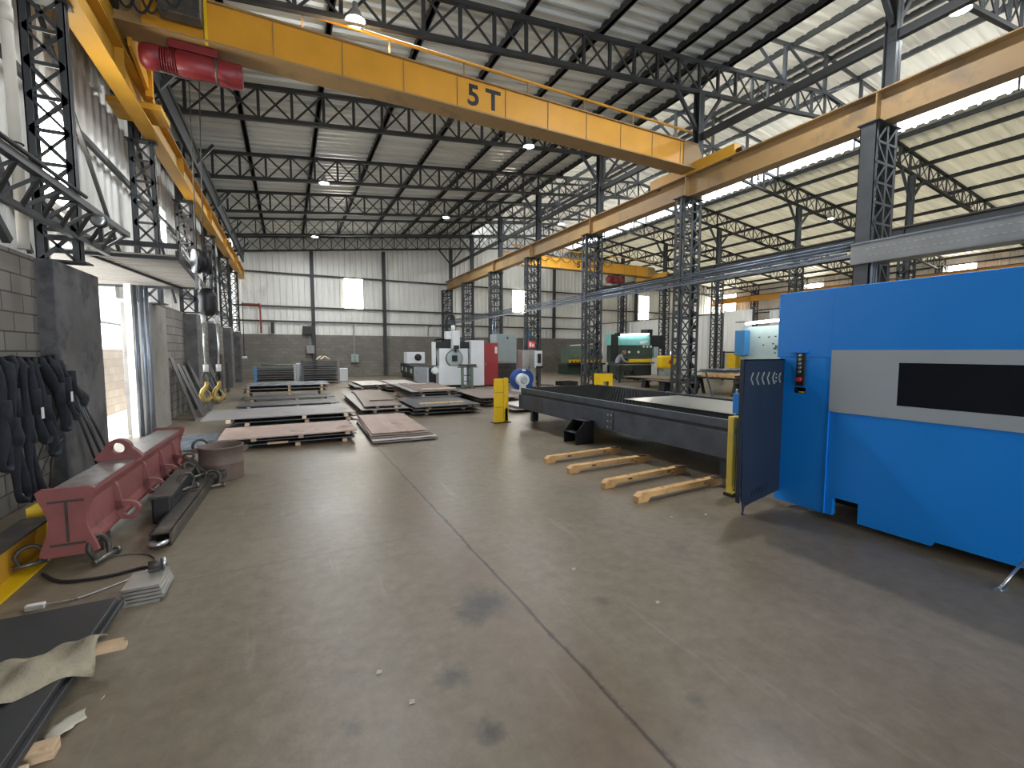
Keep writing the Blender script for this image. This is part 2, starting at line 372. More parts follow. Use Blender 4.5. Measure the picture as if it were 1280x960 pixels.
def text_part(T, name, txt, size, loc, rot, mat, depth=.003, bold=0., spacing=1.):
    me = text_mesh(txt,size,depth,spacing,bold); me.materials.append(M[mat])
    r = root(T); return add(name, me, T, Vector(loc)-r.location, rot)

# ------------------------------------------------------------------ camera, world, sun
cam = bpy.data.cameras.new('camera'); cam.sensor_width = 36; cam.sensor_fit = 'HORIZONTAL'; cam.lens = 556/1280*36
cam.clip_end = 300; cam.clip_start = .05
co = bpy.data.objects.new('camera', cam); COL.objects.link(co); co.location = (0,0,1.6)
co.rotation_euler = (R(90-4.217),0,-R(26.67)); SC.camera = co
W = bpy.data.worlds.new('sky'); SC.world = W; W.use_nodes = True
wt = W.node_tree; bg = wt.nodes['Background']
bg.inputs['Color'].default_value = (.86,.93,1,1); bg.inputs['Strength'].default_value = 6.5
sun = bpy.data.lights.new('sun','SUN'); sun.energy = 9; sun.angle = R(2); sun.color = (1,.96,.88)
so = bpy.data.objects.new('sun', sun); COL.objects.link(so); so.rotation_euler = (R(-28),0,0); so.location = (0,0,30)
SC.view_settings.view_transform = 'Standard'; SC.view_settings.look = 'None'; SC.view_settings.gamma = 1
SC.view_settings.exposure = 0.95; SC.view_settings.use_curve_mapping = False
SC.cycles.max_bounces = 8; SC.cycles.diffuse_bounces = 5; SC.cycles.glossy_bounces = 4; SC.cycles.sample_clamp_indirect = 6
SC.cycles.use_denoising = True
def area(name, loc, rot, sx, sy, e, col=(1,1,1), shape='RECTANGLE', spread=180):
    l = bpy.data.lights.new(name,'AREA'); l.shape = shape; l.size = sx; l.size_y = sy; l.energy = e; l.color = col; l.spread = R(spread)
    o = bpy.data.objects.new(name,l); COL.objects.link(o); o.location = loc; o.rotation_euler = rot; return o

# ------------------------------------------------------------------ the setting
XL, XR, YB, YF = -2.5, 37.6, 30., -8.
fm = lambda x: 11.32-.109*abs(x-16)
zt = lambda x: 8.27+.109*x if x <= 16 else 10.014-.122*(x-16)     # top chord of the roof trusses
struct('floor', MB().box(-2.7,38,YF-.3,YB+.3,-.15,0), M['floor'])
struct('ground_outside', MB().box(-9,-2.7,-8,31,-.2,-.03), M['yard'])
# left wall: block base with a door opening between two piers
bw = MB(); bw.box(-2.72,XL,YF,6.9,0,2.65); bw.box(-2.72,XL,12.05,YB,0,2.65)
struct('wall_left', bw, M['blocky'])
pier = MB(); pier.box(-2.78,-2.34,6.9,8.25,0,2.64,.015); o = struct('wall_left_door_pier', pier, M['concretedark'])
pier = MB(); pier.box(-2.78,-2.34,10.78,12.05,0,2.52,.015); struct('wall_left_lit_pier', pier, M['concrete'])  # paler concrete paints the door light into this pier
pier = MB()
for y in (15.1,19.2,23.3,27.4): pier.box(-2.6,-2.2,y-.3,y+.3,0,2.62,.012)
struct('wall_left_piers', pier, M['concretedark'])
cl = MB(); cl.corr((-2.86,YF,2.66),(0,1,0),(0,0,5.62),(1,0,0),8.25-YF); cl.corr((-2.86,8.25,3.2),(0,1,0),(0,0,5.08),(1,0,0),2.65); cl.corr((-2.86,10.9,2.6),(0,1,0),(0,0,5.68),(1,0,0),YB-10.9); struct('wall_left_cladding', cl, M['galvwall'])
# back wall
struct('wall_back', MB().box(-2.7,38,YB,YB+.2,0,2.6), M['blockx'])
cl = MB()
x=-2.86
while x < 37.6:
    top = max(zt(x),zt(x+2.0))+.2 if (x+2 < 11.2 or x > 19.8) else fm(min(max(x,11),21))+.0
    cl.corr((x,YB+.14,2.58),(1,0,0),(0,0,top-2.58),(0,-1,0),1.998); x += 1.998
struct('wall_back_cladding', cl, M['galvwall'])
# right wall
struct('wall_right', MB().box(XR,XR+.2,YF,YB,0,2.65), M['blocky'])
cl = MB(); cl.corr((XR+.1,YF,2.6),(0,1,0),(0,0,5.6),(-1,0,0),YB-YF); struct('wall_right_cladding', cl, M['galvwall'])
# unseen wall behind the camera; its gateway is added to let daylight in
fw = MB(); fw.box(-2.7,0.5,YF-.2,YF,0,8.2); fw.box(0.5,6.,YF-.2,YF,3.8,8.6); fw.box(6.,38,YF-.2,YF,0,8.6)
struct('wall_front', fw, M['blockx'])
# windows: translucent sheets lapped over the cladding, each in a thin frame
def window_back(n, x0, x1, z0, z1):
    o = struct('window_%d'%n, MB().corr((x0,YB+.085,z0),(1,0,0),(0,0,z1-z0),(0,-1,0),x1-x0), M['pane'])
    f = MB()
    for a,b,c,d in ((x0-.04,x0,z0,z1),(x1,x1+.04,z0,z1),(x0-.04,x1+.04,z0-.04,z0),(x0-.04,x1+.04,z1,z1+.04)): f.box(a,b,YB+.03,YB+.11,c,d)
    struct('window_frame', f, M['galvwall'], o)
def window_side(n, x, y0, y1, z0, z1, s):
    o = struct('window_%d'%n, MB().corr((x,y0,z0),(0,1,0),(0,0,z1-z0),(s,0,0),y1-y0), M['pane'])
    f = MB(); a0,a1 = min(x-.03*s,x+.05*s),max(x-.03*s,x+.05*s)
    for a,b,c,d in ((y0-.04,y0,z0,z1),(y1,y1+.04,z0,z1),(y0-.04,y1+.04,z0-.04,z0),(y0-.04,y1+.04,z1,z1+.04)): f.box(a0,a1,a,b,c,d)
    struct('window_frame', f, M['galvwall'], o)
window_back(1,3.30,4.40,4.31,6.20); window_back(2,15.13,16.29,4.5,6.24); window_back(3,27.44,28.6,4.35,6.39)
window_side(4,-2.80,7.95,8.95,3.62,5.1,1); window_side(5,-2.80,14.18,14.72,4.4,5.2,1)
window_side(6,XR+.04,28.2,29.6,5.2,7.0,-1); window_side(7,XR+.04,20.7,22.2,5.4,7.0,-1); window_side(8,XR+.04,11.9,13.2,5.4,7.0,-1)
# roofs
def slope(x0, x1, f): return (x1-x0,0,f(x1)-f(x0))
rf = MB(); f = lambda x: zt(x)+.24
rf.corr((-2.95,YF-.3,f(-2.95)),(0,1,0),slope(-2.95,11.45,f),(0,0,-1),YB-YF+.6,h=.06); struct('ceiling', rf, M['roof'])
f = lambda x: zt(x)+.10
rf = MB(); rf.corr((20.2,YF-.3,f(20.2)),(0,1,0),slope(20.2,38.,f),(0,0,-1),YB-YF+.6,h=.06); struct('ceiling_right', rf, M['rooffar'])
rf = MB(); rf.corr((10.9,YF-.3,fm(10.9)),(0,1,0),slope(10.9,16.,fm),(0,0,-1),YB-YF+.6,h=.06); rf.corr((16.,YF-.3,fm(16)),(0,1,0),slope(16.,21.1,fm),(0,0,-1),YB-YF+.6,h=.06)
struct('ceiling_monitor', rf, M['roofmon'])

# girts: horizontal rails on the cladding
def girt(name, p0, p1, label, group): solo(name, MB().bar(p0,p1,.07,.09), 'purlin', label, 'girt', group)
for i,z in enumerate((6.2,4.25,3.38)):
    girt('wall_girt',(-2.75,29.98,z),(22.1,29.98,z),'%s dark steel rail across the ribbed end wall, counted from the roof down'%ORD[i],'girts on the end wall')
for i,z in enumerate((6.6,4.9,3.35)):
    girt('wall_girt',(-2.72,-2,z),(-2.72,29.9,z),'%s dark steel rail along the ribbed left wall, counted from the roof down'%ORD[i],'girts on the left wall')
for i,z in enumerate((7.0,5.0,3.6)):
    girt('wall_girt',(37.52,0,z),(37.52,29.9,z),'%s dark steel rail along the far right wall, counted from the roof down'%ORD[i],'girts on the right wall')
    girt('wall_girt',(22.3,29.98,z),(37.4,29.98,z),'%s dark steel rail on the end wall beyond the far nave, from the roof down'%ORD[i],'girts on the far end wall')
for i,(x,zz) in enumerate(((1.45,7.6),(5.72,8.0),(18.7,8.6),(27.,8.))):
    solo('wall_post', MB().box(x-.10,x+.10,29.82,29.99,0 if i<2 else 2.6,zz), 'purlin', ['dark post on the end wall left of the bright window','dark post on the end wall right of the bright window','slim dark post on the end wall behind the far yellow crane','dark post on the end wall beyond the press'][i],'wall post','posts on the end wall')

# ------------------------------------------------------------------ trusses
DEPTH = .78
TY = [.3,4.6,9.0,13.3,17.7,21.7,25.8,29.75]
def truss(Y, x0, x1, n, label, group, split=True, cs=.10):
    zb0 = zt(x0)-DEPTH; T = thing('roof_truss', label, 'roof truss', (x0,Y,zb0), 0, group)
    segs = [(x0,x1)] if not x0 < 16 < x1 else [(x0,16.),(16.,x1)]
    for a,b in segs:
        part(T,'top_chord', MB().bar((a,Y,zt(a)),(b,Y,zt(b)),cs,cs),'steel'); part(T,'bottom_chord', MB().bar((a,Y,zt(a)-DEPTH),(b,Y,zt(b)-DEPTH),cs,cs),'steel')
    nn = n
    for a,b in segs:
        web(T,Y,a,b,nn if len(segs)==1 else (8 if a<16 else 7),split)
    return T
def web(T,Y,x0,x1,n,split):
    zb0 = zt(x0)-DEPTH; off = Vector((x0,Y,zb0))-T.location
    d = (x1-x0)/n; dz = (zt(x1)-zt(x0))/n
    if split:
        vm = MB().box(-.034,.034,-.034,.034,.04,DEPTH-.04).mesh('vertical_strut','steel')
        da = MB().bar((.03,.016,.03),(d-.03,.016,DEPTH+dz-.03),.026,.046).mesh('diagonal_brace','steel')
        db = MB().bar((.03,-.016,DEPTH-.03),(d-.03,-.016,dz+.03),.026,.046).mesh('diagonal_brace','steel')
        for i in range(n+1):
            if not(i==0 and x0==16): add('vertical_strut', vm, T, off+Vector((d*i,0,dz*i)))
        for i in range(n): add('diagonal_brace', da, T, off+Vector((d*i,0,dz*i))); add('diagonal_brace', db, T, off+Vector((d*i,0,dz*i)))
    else:
        w = MB()
        for i in range(n+1):
            a = Vector((x0+d*i,Y,zb0+dz*i)); w.bar(a,a+Vector((0,0,DEPTH)),.05,.05)
            if i < n: w.bar(a,a+Vector((d,0,DEPTH+dz)),.022,.036); w.bar(a+Vector((0,.01,DEPTH)),a+Vector((d,.01,dz)),.022,.036)
        part(T,'lattice_web',w,'steel')
WHERE = ['over the camera','before the near yellow crane','just behind the near crane','two bays behind the near crane','over mid hall','two bays before the end','one bay before the end','at the end wall']
for i,Y in enumerate(TY):
    far = i >= 6
    truss(Y,-2.75,10.2,17,'dark lattice roof truss of the near nave, %s'%WHERE[i],'roof trusses of the near nave',split=(1<=i<=5))
    truss(Y,10.2,21.8,15,'dark lattice truss under the bright raised roof, %s'%WHERE[i],'roof trusses under the raised roof',split=(1<=i<=3))
    truss(Y,21.8,37.4,20,'dark lattice truss under the far right roof, %s'%WHERE[i],'roof trusses of the far nave',split=False)
    # raised roof frame over the middle nave
    T = thing('monitor_frame','steel frame holding up the raised bright roof, %s'%WHERE[i],'roof frame',(16,Y,zt(16)),0,'frames of the raised roof')
    h = lambda x: fm(x)-.16
    part(T,'rafter',MB().bar((11.2,Y,h(11.2)),(16,Y,h(16)),.07,.09),'steel'); part(T,'rafter',MB().bar((16,Y,h(16)),(20.9,Y,h(20.9)),.07,.09),'steel')
    for x in (11.45,13.85,15.95,18.1,20.3): part(T,'post',MB().box(x-.045,x+.045,Y-.045,Y+.045,zt(x),h(x)),'colsteel')
    for a,b in ((12.2,13.8),(13.95,15.9),(18.05,16.),(20.2,18.15)):
        part(T,'diagonal_brace',MB().bar((a,Y,h(a)),(b,Y,zt(b)+.05),.06,.06),'colsteel')
# purlins
PX = [-2.6,-.95,1.0,2.92,4.85,6.85,8.3,9.3,10.28,11.3]
for i,x in enumerate(PX):
    z = zt(x)+.045; solo('roof_purlin', MB().box(x-.04,x+.04,-7.9,30,z,z+.17).box(x-.07,x+.07,-7.9,30,z,z+.02),'purlin','%s dark purlin under the dull near roof, counted from the left eave'%ORD[i],'purlin','purlins of the near nave')
for i,x in enumerate((12.3,14.2,15.75,16.25,17.9,19.6,20.9)):
    z = fm(x)-.21; solo('roof_purlin', MB().box(x-.04,x+.04,-7.9,30,z,z+.17),'purlin','%s dark purlin under the bright raised roof, counted from the near nave'%ORD[i],'purlin','purlins of the raised roof')
for i,x in enumerate((20.4,21.6,23.2,25.,26.8,28.6,30.4,32.2,34.,35.8,37.2)):
    z = zt(x)-.10; solo('roof_purlin', MB().box(x-.04,x+.04,-7.9,30,z,z+.15),'purlin','%s dark purlin under the far right roof, counted from its ridge side'%ORD[i],'purlin','purlins of the far nave')
# clerestory posts in the open strip
for i,Y in enumerate(TY[1:7]):
    T = thing('clerestory_bracket','%s pair of small posts in the open light strip, counted from the camera'%ORD[i],'bracket',(20.1,Y+.8,zt(20.1)),0,'posts in the light strip')
    for dy in (.0,.28): part(T,'post',MB().box(20.03,20.10,Y+.8+dy,Y+.85+dy,zt(20.1)-.02,fm(20.3)-.2),'colsteel')

# ------------------------------------------------------------------ lattice columns
def lattice_column(label, group, x0,x1,y0,y1,z0,z1, p=.36, a=.10, lace=.035, post=None, cross=False, name='lattice_column', faces=(0,1,2,3)):
    T = thing(name, label, 'column', ((x0+x1)/2,(y0+y1)/2,z0), 0, group); t=.012
    for sx,xx in ((1,x0),(-1,x1)):
        for sy,yy in ((1,y0),(-1,y1)):
            b = MB(); b.box(min(xx,xx+sx*a),max(xx,xx+sx*a),min(yy,yy+sy*t),max(yy,yy+sy*t),z0,z1); b.box(min(xx,xx+sx*t),max(xx,xx+sx*t),min(yy,yy+sy*a),max(yy,yy+sy*a),z0,z1)
            part(T,'corner_angle',b,'colsteel')
    n = max(1,int(round((z1-z0)/p))); d = (z1-z0)/n
    for face in faces:
        b = MB()
        for i in range(n):
            za = z0+i*d; zb = za+d
            if face < 2:
                y = (y0+.006,y1-.006)[face]; A=(x0+.03,y,za);B=(x1-.03,y,zb);C=(x1-.03,y,za);D=(x0+.03,y,zb)
                up=(0,1,0)
            else:
                x = (x0+.006,x1-.006)[face-2]; A=(x,y0+.03,za);B=(x,y1-.03,zb);C=(x,y1-.03,za);D=(x,y0+.03,zb); up=(1,0,0)
            P,Q = (A,B) if i%2==0 else (C,D)
            b.bar(D,B,lace,.012,up)
            b.bar(P,Q,lace if face in (0,2) else lace*.6,.012,up)
            if cross: b.bar(C if i%2==0 else A, D if i%2==0 else B,lace*.7,.012,up)
        part(T,'lacing',b,'colsteel')
    part(T,'base_plate',MB().box(x0-.06,x1+.06,y0-.06,y1+.06,z0,z0+.02),'colsteel'); part(T,'cap_plate',MB().box(x0-.04,x1+.04,y0-.04,y1+.04,z1-.02,z1),'colsteel')
    if post:
        px,w,zu = post; yc=(y0+y1)/2; u = MB(); u.box(px-w/2,px+w/2,yc-w/2,yc-w/2+.015,z1,zu); u.box(px-w/2,px+w/2,yc+w/2-.015,yc+w/2,z1,zu); u.box(px-.01,px+.01,yc-w/2,yc+w/2,z1,zu)
        part(T,'upper_post',u,'colsteel')
        for s in (-1,1):
            q = px+s*.85; part(T,'knee_brace',MB().bar((px+s*.06,yc,zu-.95),(q,yc,zt(q)-DEPTH-.03),.08,.08),'colsteel')
    return T
def channel_column(label, group, x0,x1,y0,y1,z0,z1,p,post,flip):
    T = thing('lattice_column', label, 'column', ((x0+x1)/2,(y0+y1)/2,z0), 0, group); xm=(x0+x1)/2
    for s_,xx in ((1,x0),(-1,x1)):
        b = MB(); xa_,xb_ = min(xx,xx+s_*.012),max(xx,xx+s_*.012)
        if not flip: b.box(xa_,xb_,y0,y1,z0,z1)
        else:
            b.box(xa_,xb_,y0,y0+.08,z0,z1); b.box(xa_,xb_,y1-.08,y1,z0,z1)
            for q in range(int((z1-z0)/.37)): b.box(xa_,xb_,y0+.08,y1-.08,z0+.37*q,z0+.37*q+.12)
        for yy in (y0,y1-.012): b.box(min(xx,xx+s_*.085),max(xx,xx+s_*.085),yy,yy+.012,z0,z1)
        part(T,'side_channel',b,'colsteel')
    n = int(round((z1-z0)/p)); d = (z1-z0)/n
    for y in (y0-.007,y1+.007):
        part(T,'centre_bar',MB().box(xm-.028,xm+.028,y-.006,y+.006,z0+.02,z1-.02),'colsteel')
        b = MB()
        for i in range(n):
            za = z0+i*d; zb = za+d; b.bar((x0+.02,y,zb),(x1-.02,y,zb),.042,.010,(0,1,0))
            for h,(xa,xb) in enumerate(((x0+.04,xm),(xm,x1-.04))):
                up_ = (i+(h if flip else 0))%2
                b.bar((xa,y,za if up_ else zb),(xb,y,zb if up_ else za),.042,.010,(0,1,0))
        part(T,'lacing',b,'colsteel')
    part(T,'base_plate',MB().box(x0-.06,x1+.06,y0-.06,y1+.06,z0,z0+.02),'colsteel'); part(T,'cap_plate',MB().box(x0-.04,x1+.04,y0-.04,y1+.04,z1-.02,z1),'colsteel')
    px,w,zu = post; yc=(y0+y1)/2; u = MB(); u.box(px-w/2,px+w/2,yc-w/2,yc-w/2+.015,z1,zu); u.box(px-w/2,px+w/2,yc+w/2-.015,yc+w/2,z1,zu); u.box(px-.01,px+.01,yc-w/2,yc+w/2,z1,zu); part(T,'upper_post',u,'colsteel')
    for s_ in (-1,1):
        q = px+s_*.85; part(T,'knee_brace',MB().bar((px+s_*.06,yc,zu-.95),(q,yc,zt(q)-DEPTH-.03),.08,.08),'colsteel')
    return T
CW = ['nearest slate lattice column rising behind the blue machine','second slate lattice column, standing behind the cutting table','third slate lattice column with the yellow guard box at its foot','fourth slate lattice column carrying small red signs','fifth slate lattice column behind the tall yellow guard','sixth slate lattice column behind the white tube cutter','last slate lattice column against the end wall under the crane rail']
for i,Y in enumerate(TY[1:]):
    channel_column(CW[i],'crane columns of the near nave',9.56,10.30,Y-.13,Y+.13,0,5.74,.37,(10.22,.2,zt(10.22)-DEPTH-.03),i>0)
    if i < 6:
        lattice_column('%s lattice column of the far row, counted from the camera'%ORD[i],'crane columns of the far row',21.72,22.28,Y-.2,Y+.2,0,5.74,p=.5,post=(22.,.2,zt(22)-DEPTH-.03),lace=.05)
        lattice_column('%s lattice column by the far right wall, counted from the camera'%ORD[i],'columns by the right wall',36.6,37.1,Y-.2,Y+.2,0,6.9,p=.6,lace=.06)
LW = ['lattice column on the block wall before the bright side window','lattice column above the lit concrete pier beyond the door','lattice column third along the left wall','lattice column fourth along the left wall','lattice column fifth along the left wall','lattice column last along the left wall by the corner']
for i,Y in enumerate((7.3,11.2,15.1,19.2,23.3,27.4)):
    lattice_column(LW[i],'lattice columns of the left wall',-2.6,-2.2,Y-.06,Y+.06,2.66 if i!=1 else 2.53,5.66,p=.37,a=.075,lace=.045,cross=True,faces=(0,),post=(-2.5,.16,zt(-2.5)-DEPTH-.03))
# tie beam between the upper posts, bracing rods on the left wall
solo('tie_beam', MB().box(10.2,10.32,-4,29.6,7.34,7.50),'steel','long dark tie beam linking the upper columns above the right crane rail','beam')
solo('eave_beam', MB().box(-2.15,-2.02,-4,29.6,7.02,7.12).box(-2.12,-2.05,-4,29.6,6.6,7.02),'steel','long dark eave beam along the left wall above the yellow rail','beam')
for i,Y in enumerate((7.0,11.2,15.1,19.2,23.3)):
    Y2 = (11.2,15.1,19.2,23.3,27.4)[i]
    solo('wall_brace', MB().bar((-2.66,Y+.3,6.5),(-2.66,Y2-.2,2.9),.05,.05),'purlin','%s diagonal brace across the ribbed left wall, counted from the camera'%ORD[i],'brace','braces on the left wall')

# ------------------------------------------------------------------ crane runways
def runway(x, z0, z1, y0, y1, mat, label, w=.30):
    T = thing('crane_runway', label, 'crane rail', (x,y0,z0), 0, 'crane runway beams')
    part(T,'beam',MB().ibeam((x,y0,(z0+z1)/2),(x,y1,(z0+z1)/2),z1-z0,w),mat); part(T,'rail',MB().box(x-.035,x+.035,y0,y1,z1,z1+.06),'rustdark')
    for Y in TY[1:]:
        if y0 < Y < y1: part(T,'stiffener',MB().box(x-w/2+.01,x+w/2-.01,Y-.01,Y+.01,z0+.02,z1-.02),mat)
runway(9.93,5.76,6.34,-4,29.7,'yellowdirty','dusty yellow crane runway beam on the row of columns beside the blue machine',.34)
runway(10.5,6.02,6.36,-4,29.7,'yellowdirty','dusty crane runway beam on the far side of the middle columns',.22)
runway(-2.2,5.68,6.2,-4,29.8,'yellowdull','yellow crane runway beam high along the left block wall',.26)
runway(21.7,5.9,6.42,-2,29.7,'steel','dark crane runway beam on the far row of columns',.24)
runway(36.3,5.95,6.4,-2,29.7,'yellow','yellow crane runway beam along the far right wall',.26)

# ------------------------------------------------------------------ near bridge crane
def bridge_crane(label, x0, x1, Y, zb, zt_, seams, txt, tx, first):
    T = thing('bridge_crane', label, 'crane', ((x0+x1)/2,Y,zb), 0, 'yellow bridge cranes')
    g = MB(); g.box(x0,x1,Y,Y+.03,zb,zt_); g.box(x0,x1,Y+.25,Y+.28,zb,zt_); part(T,'girder_web',g,'yellow')
    part(T,'bottom_flange',MB().box(x0,x1,Y-.10,Y+.38,zb-.03,zb),'yellowdirty'); part(T,'top_flange',MB().box(x0,x1,Y-.05,Y+.33,zt_,zt_+.025),'yellowdirty')
    for x in seams: part(T,'stiffener',MB().box(x-.008,x+.008,Y-.014,Y,zb,zt_),'yellowdirty')
    # tapered end and end carriages
    for s,xe,xr in ((-1,x0,x0+.05),(1,x1,x1-.02)):
        e = MB(); e.box(xr-.13,xr+.13,Y-1.25,Y+1.55,zb-.12,zb+.16,.01); c = part(T,'end_carriage',e,'yellowdull')
        for yy in (Y-1.05,Y+1.3): part(c,'wheel',MB().cyl((xr-.05,yy,zb-.06),(xr+.05,yy,zb-.06),.11,n=14),'rustdark')
        for yy in (Y-1.33,Y+1.63): part(c,'buffer',MB().cyl((xr,yy-.08,zb),(xr,yy+.08,zb),.06,n=10),'black')
        part(T,'end_gusset',MB().prism([(xe-s*.5,zb),(xe-s*.5,zt_),(xe+s*.02,zt_),(xe+s*.28,zb+.22),(xe+s*.28,zb)],'xz',Y-.03,Y+.0),'yellowdirty')
    rl = MB().tube([(x0+.6,Y+.34,zt_+.52),(x1+.9,Y+.34,zt_+.52)],.032); rp = part(T,'festoon_rail',rl,'yellow')
    for k in range(8):
        x = x0+1.2+k*(x1-x0-1.6)/7; part(T,'rail_post',MB().box(x-.015,x+.015,Y+.32,Y+.35,zt_+.02,zt_+.52),'yellowdirty')
    for k,ch in enumerate(txt.split()):
        text_part(T,'painted_'+('figure' if ch.isdigit() else 'letter'),ch,(zt_-zb)*.90,(tx-.20+.44*k,Y-.006,(zb+zt_)/2),(R(90),0,0),'black',.004,bold=.012)
    return T
C1 = bridge_crane('yellow bridge crane marked 5 T spanning the near nave overhead',-2.3,9.95,8.8,6.46,7.08,(-1.02,-.05,1.04,2.13,3.2,4.27,5.31,6.35,7.36,8.37,9.35),'5 T',3.74,True)
# left end platform, stand-off posts
part(C1,'end_platform',MB().box(-2.62,-1.86,10.1,10.78,5.83,5.85).box(-2.62,-1.86,10.1,10.13,5.85,5.93).box(-1.89,-1.86,10.13,10.78,5.85,5.93).box(-2.62,-2.59,10.13,10.78,5.85,5.93),'yellowdull')
part(C1,'end_bracket',MB().prism([(9.1,6.3),(10.4,6.0),(10.4,6.12),(9.1,6.75)],'yz',-2.05,-2.0).box(-2.05,-1.95,10.0,10.1,6.0,6.8),'yellow')
part(C1,'control_cabinet',MB().box(-1.55,-1.02,8.5,8.74,6.62,7.1,.01),'rustdark')
part(C1,'limit_bar',MB().box(-1.0,-.96,8.72,8.75,6.4,7.2),'guard')
for k,(a,b,s) in enumerate(((-2.3,-1.95,.30),(-2.1,-1.75,.42),(-1.95,-1.55,.46),(-1.8,-1.45,.44),(-1.62,-1.3,.38),(-1.5,-1.2,.3))):
    pts = [(a+(b-a)*t/10, 8.6-.02*k, 6.98-s*math.sin(math.pi*t/10)) for t in range(11)]
    part(C1,'festoon_cable',MB().tube(pts,.017),'rubber')
C2 = bridge_crane('far yellow bridge crane marked 5 T spanning the middle nave',10.75,21.7,22.4,6.45,7.05,[11.6+k*.95 for k in range(11)],'5 T',15.9,False)
for k in range(9):
    a = 11.4+k*.75; b = a+.7; part(C2,'festoon_cable',MB().tube([(a+(b-a)*t/8,22.25,7.02-.26*math.sin(math.pi*t/8)) for t in range(9)],.02),'rubber')
# electric hoists (hang from the girders)
def hoist(label, X, Y, z, L, r, rope_to=None):
    T = thing('electric_hoist', label, 'hoist', (X,Y,z-r), 0, 'hoists under the bridge cranes')
    a = X-L/2
    part(T,'motor',MB().lathe([(.02,a),(r*.7,a+.01),(r*.95,a+.05),(r,a+.1),(r,a+.27)],(0,Y,z),24,'x'),'hoistred')
    fins = MB(); fins.lathe([(r*.86,a+.27),(r*.86,a+.48)],(0,Y,z),24,'x')
    for k in range(6): fins.lathe([(r*.97,a+.285+k*.033),(r*.97,a+.297+k*.033)],(0,Y,z),24,'x')
    part(T,'drum_groove',fins,'hoistred')
    part(T,'drum_casing',MB().lathe([(r,a+.48),(r*1.03,a+.49),(r*1.03,a+.86),(r,a+.87),(r,a+1.02),(r*1.02,a+1.03),(r*1.02,L/2+X-.02),(r*.9,L/2+X)],(0,Y,z),24,'x'),'hoistred')
    part(T,'casing_band',MB().lathe([(r*1.05,a+.98),(r*1.05,a+1.02)],(0,Y,z),24,'x'),'rustdark')
    part(T,'trolley',MB().box(X-.3,X+.35,Y-.12,Y+.4,z+r-.02,z+r+.10,.01),'hoistred')
    for dx in (-.2,.25):
        for dy in (-.08,.36): part(T,'trolley_wheel',MB().cyl((X+dx,Y+dy-.02,z+r+.13),(X+dx,Y+dy+.02,z+r+.13),.055,n=14),'rustdark')
    g = MB().tube([(X-.45,Y-.1,z-r-.03),(X-.1,Y-.12,z-r-.08),(X+.3,Y-.1,z-r-.05),(X+.5,Y-.08,z-r-.1)],.014); part(T,'rope_guide',g,'rustdark')
    if rope_to:
        for dx in (-.045,.045): part(T,'wire_rope',MB().cyl((X+.0+dx*1.5,Y,z-r+.02),(rope_to[0]+dx,rope_to[1],rope_to[2]),.009,n=8),'rustdark')
    return T
hoist('red electric hoist hanging under the left end of the near yellow crane',-1.2,8.95,6.13,1.36,.185,(-1.23,8.9,3.2))
hoist('small reddish hoist hanging under the far yellow crane',18.6,22.55,6.05,1.3,.2)

# ------------------------------------------------------------------ hook block with sling legs
T = thing('hook_block','dark hook block with white sheave disc and two golden hooks hanging by the left wall','hook',(-1.22,8.9,.8),R(18))
part(T,'sheave_disc',MB().lathe([(.055,-1.335),(.185,-1.335),(.19,-1.325),(.19,-1.31),(.185,-1.30),(.055,-1.30)],(0,8.9,3.06),28,'x'),'white')
part(T,'sheave_drum',MB().lathe([(.17,-1.29),(.2,-1.28),(.2,-1.24),(.175,-1.23),(.175,-1.16),(.2,-1.15),(.2,-1.11),(.17,-1.10)],(0,8.9,3.06),28,'x'),'black')
part(T,'side_plate',MB().box(-1.30,-1.292,8.78,9.02,2.62,3.3).box(-1.10,-1.092,8.78,9.02,2.62,3.3),'black')
part(T,'shackle',MB().tube([(-1.26,8.9,2.8),(-1.27,8.9,2.68),(-1.2,8.9,2.58),(-1.13,8.9,2.68),(-1.14,8.9,2.8)],.022),'chrome')
part(T,'swivel_body',MB().lathe([(.03,2.18),(.09,2.2),(.13,2.3),(.12,2.44),(.14,2.5),(.09,2.62),(.03,2.64)],(-1.16,8.9,0),18),'black')
for k,x in enumerate((-1.23,-1.05)):
    part(T,'ferrule',MB().cyl((x,8.9,2.06),(x,8.9,2.2),.035,n=12),'sign')
    part(T,'sling_rope',MB().tube([(x,8.9,2.08),(x-.01+.03*k,8.9,1.7),(x+.0,8.9,1.33)],.014),'chrome')
    part(T,'lower_ferrule',MB().cyl((x,8.9,1.26),(x,8.9,1.38),.04,n=12),'sign')
    part(T,'eye',MB().tube([(x+.05*math.sin(a),8.9,1.17+.08*math.cos(a)) for a in [2*math.pi*i/14 for i in range(14)]],.014,closed=True),'rustdark')
    hk = [(x,8.9,1.1),(x+.0,8.9,1.02),(x-.055,8.9,.95),(x-.08,8.9,.87),(x-.05,8.9,.80),(x+.01,8.9,.785),(x+.06,8.9,.83),(x+.065,8.9,.90)]
    part(T,'hook',MB().tube(hk,[.03,.034,.04,.042,.042,.038,.03,.018],10),'gold'); part(T,'safety_latch',MB().bar((x-.03,8.9,.99),(x+.055,8.9,.89),.03,.012),'gold')

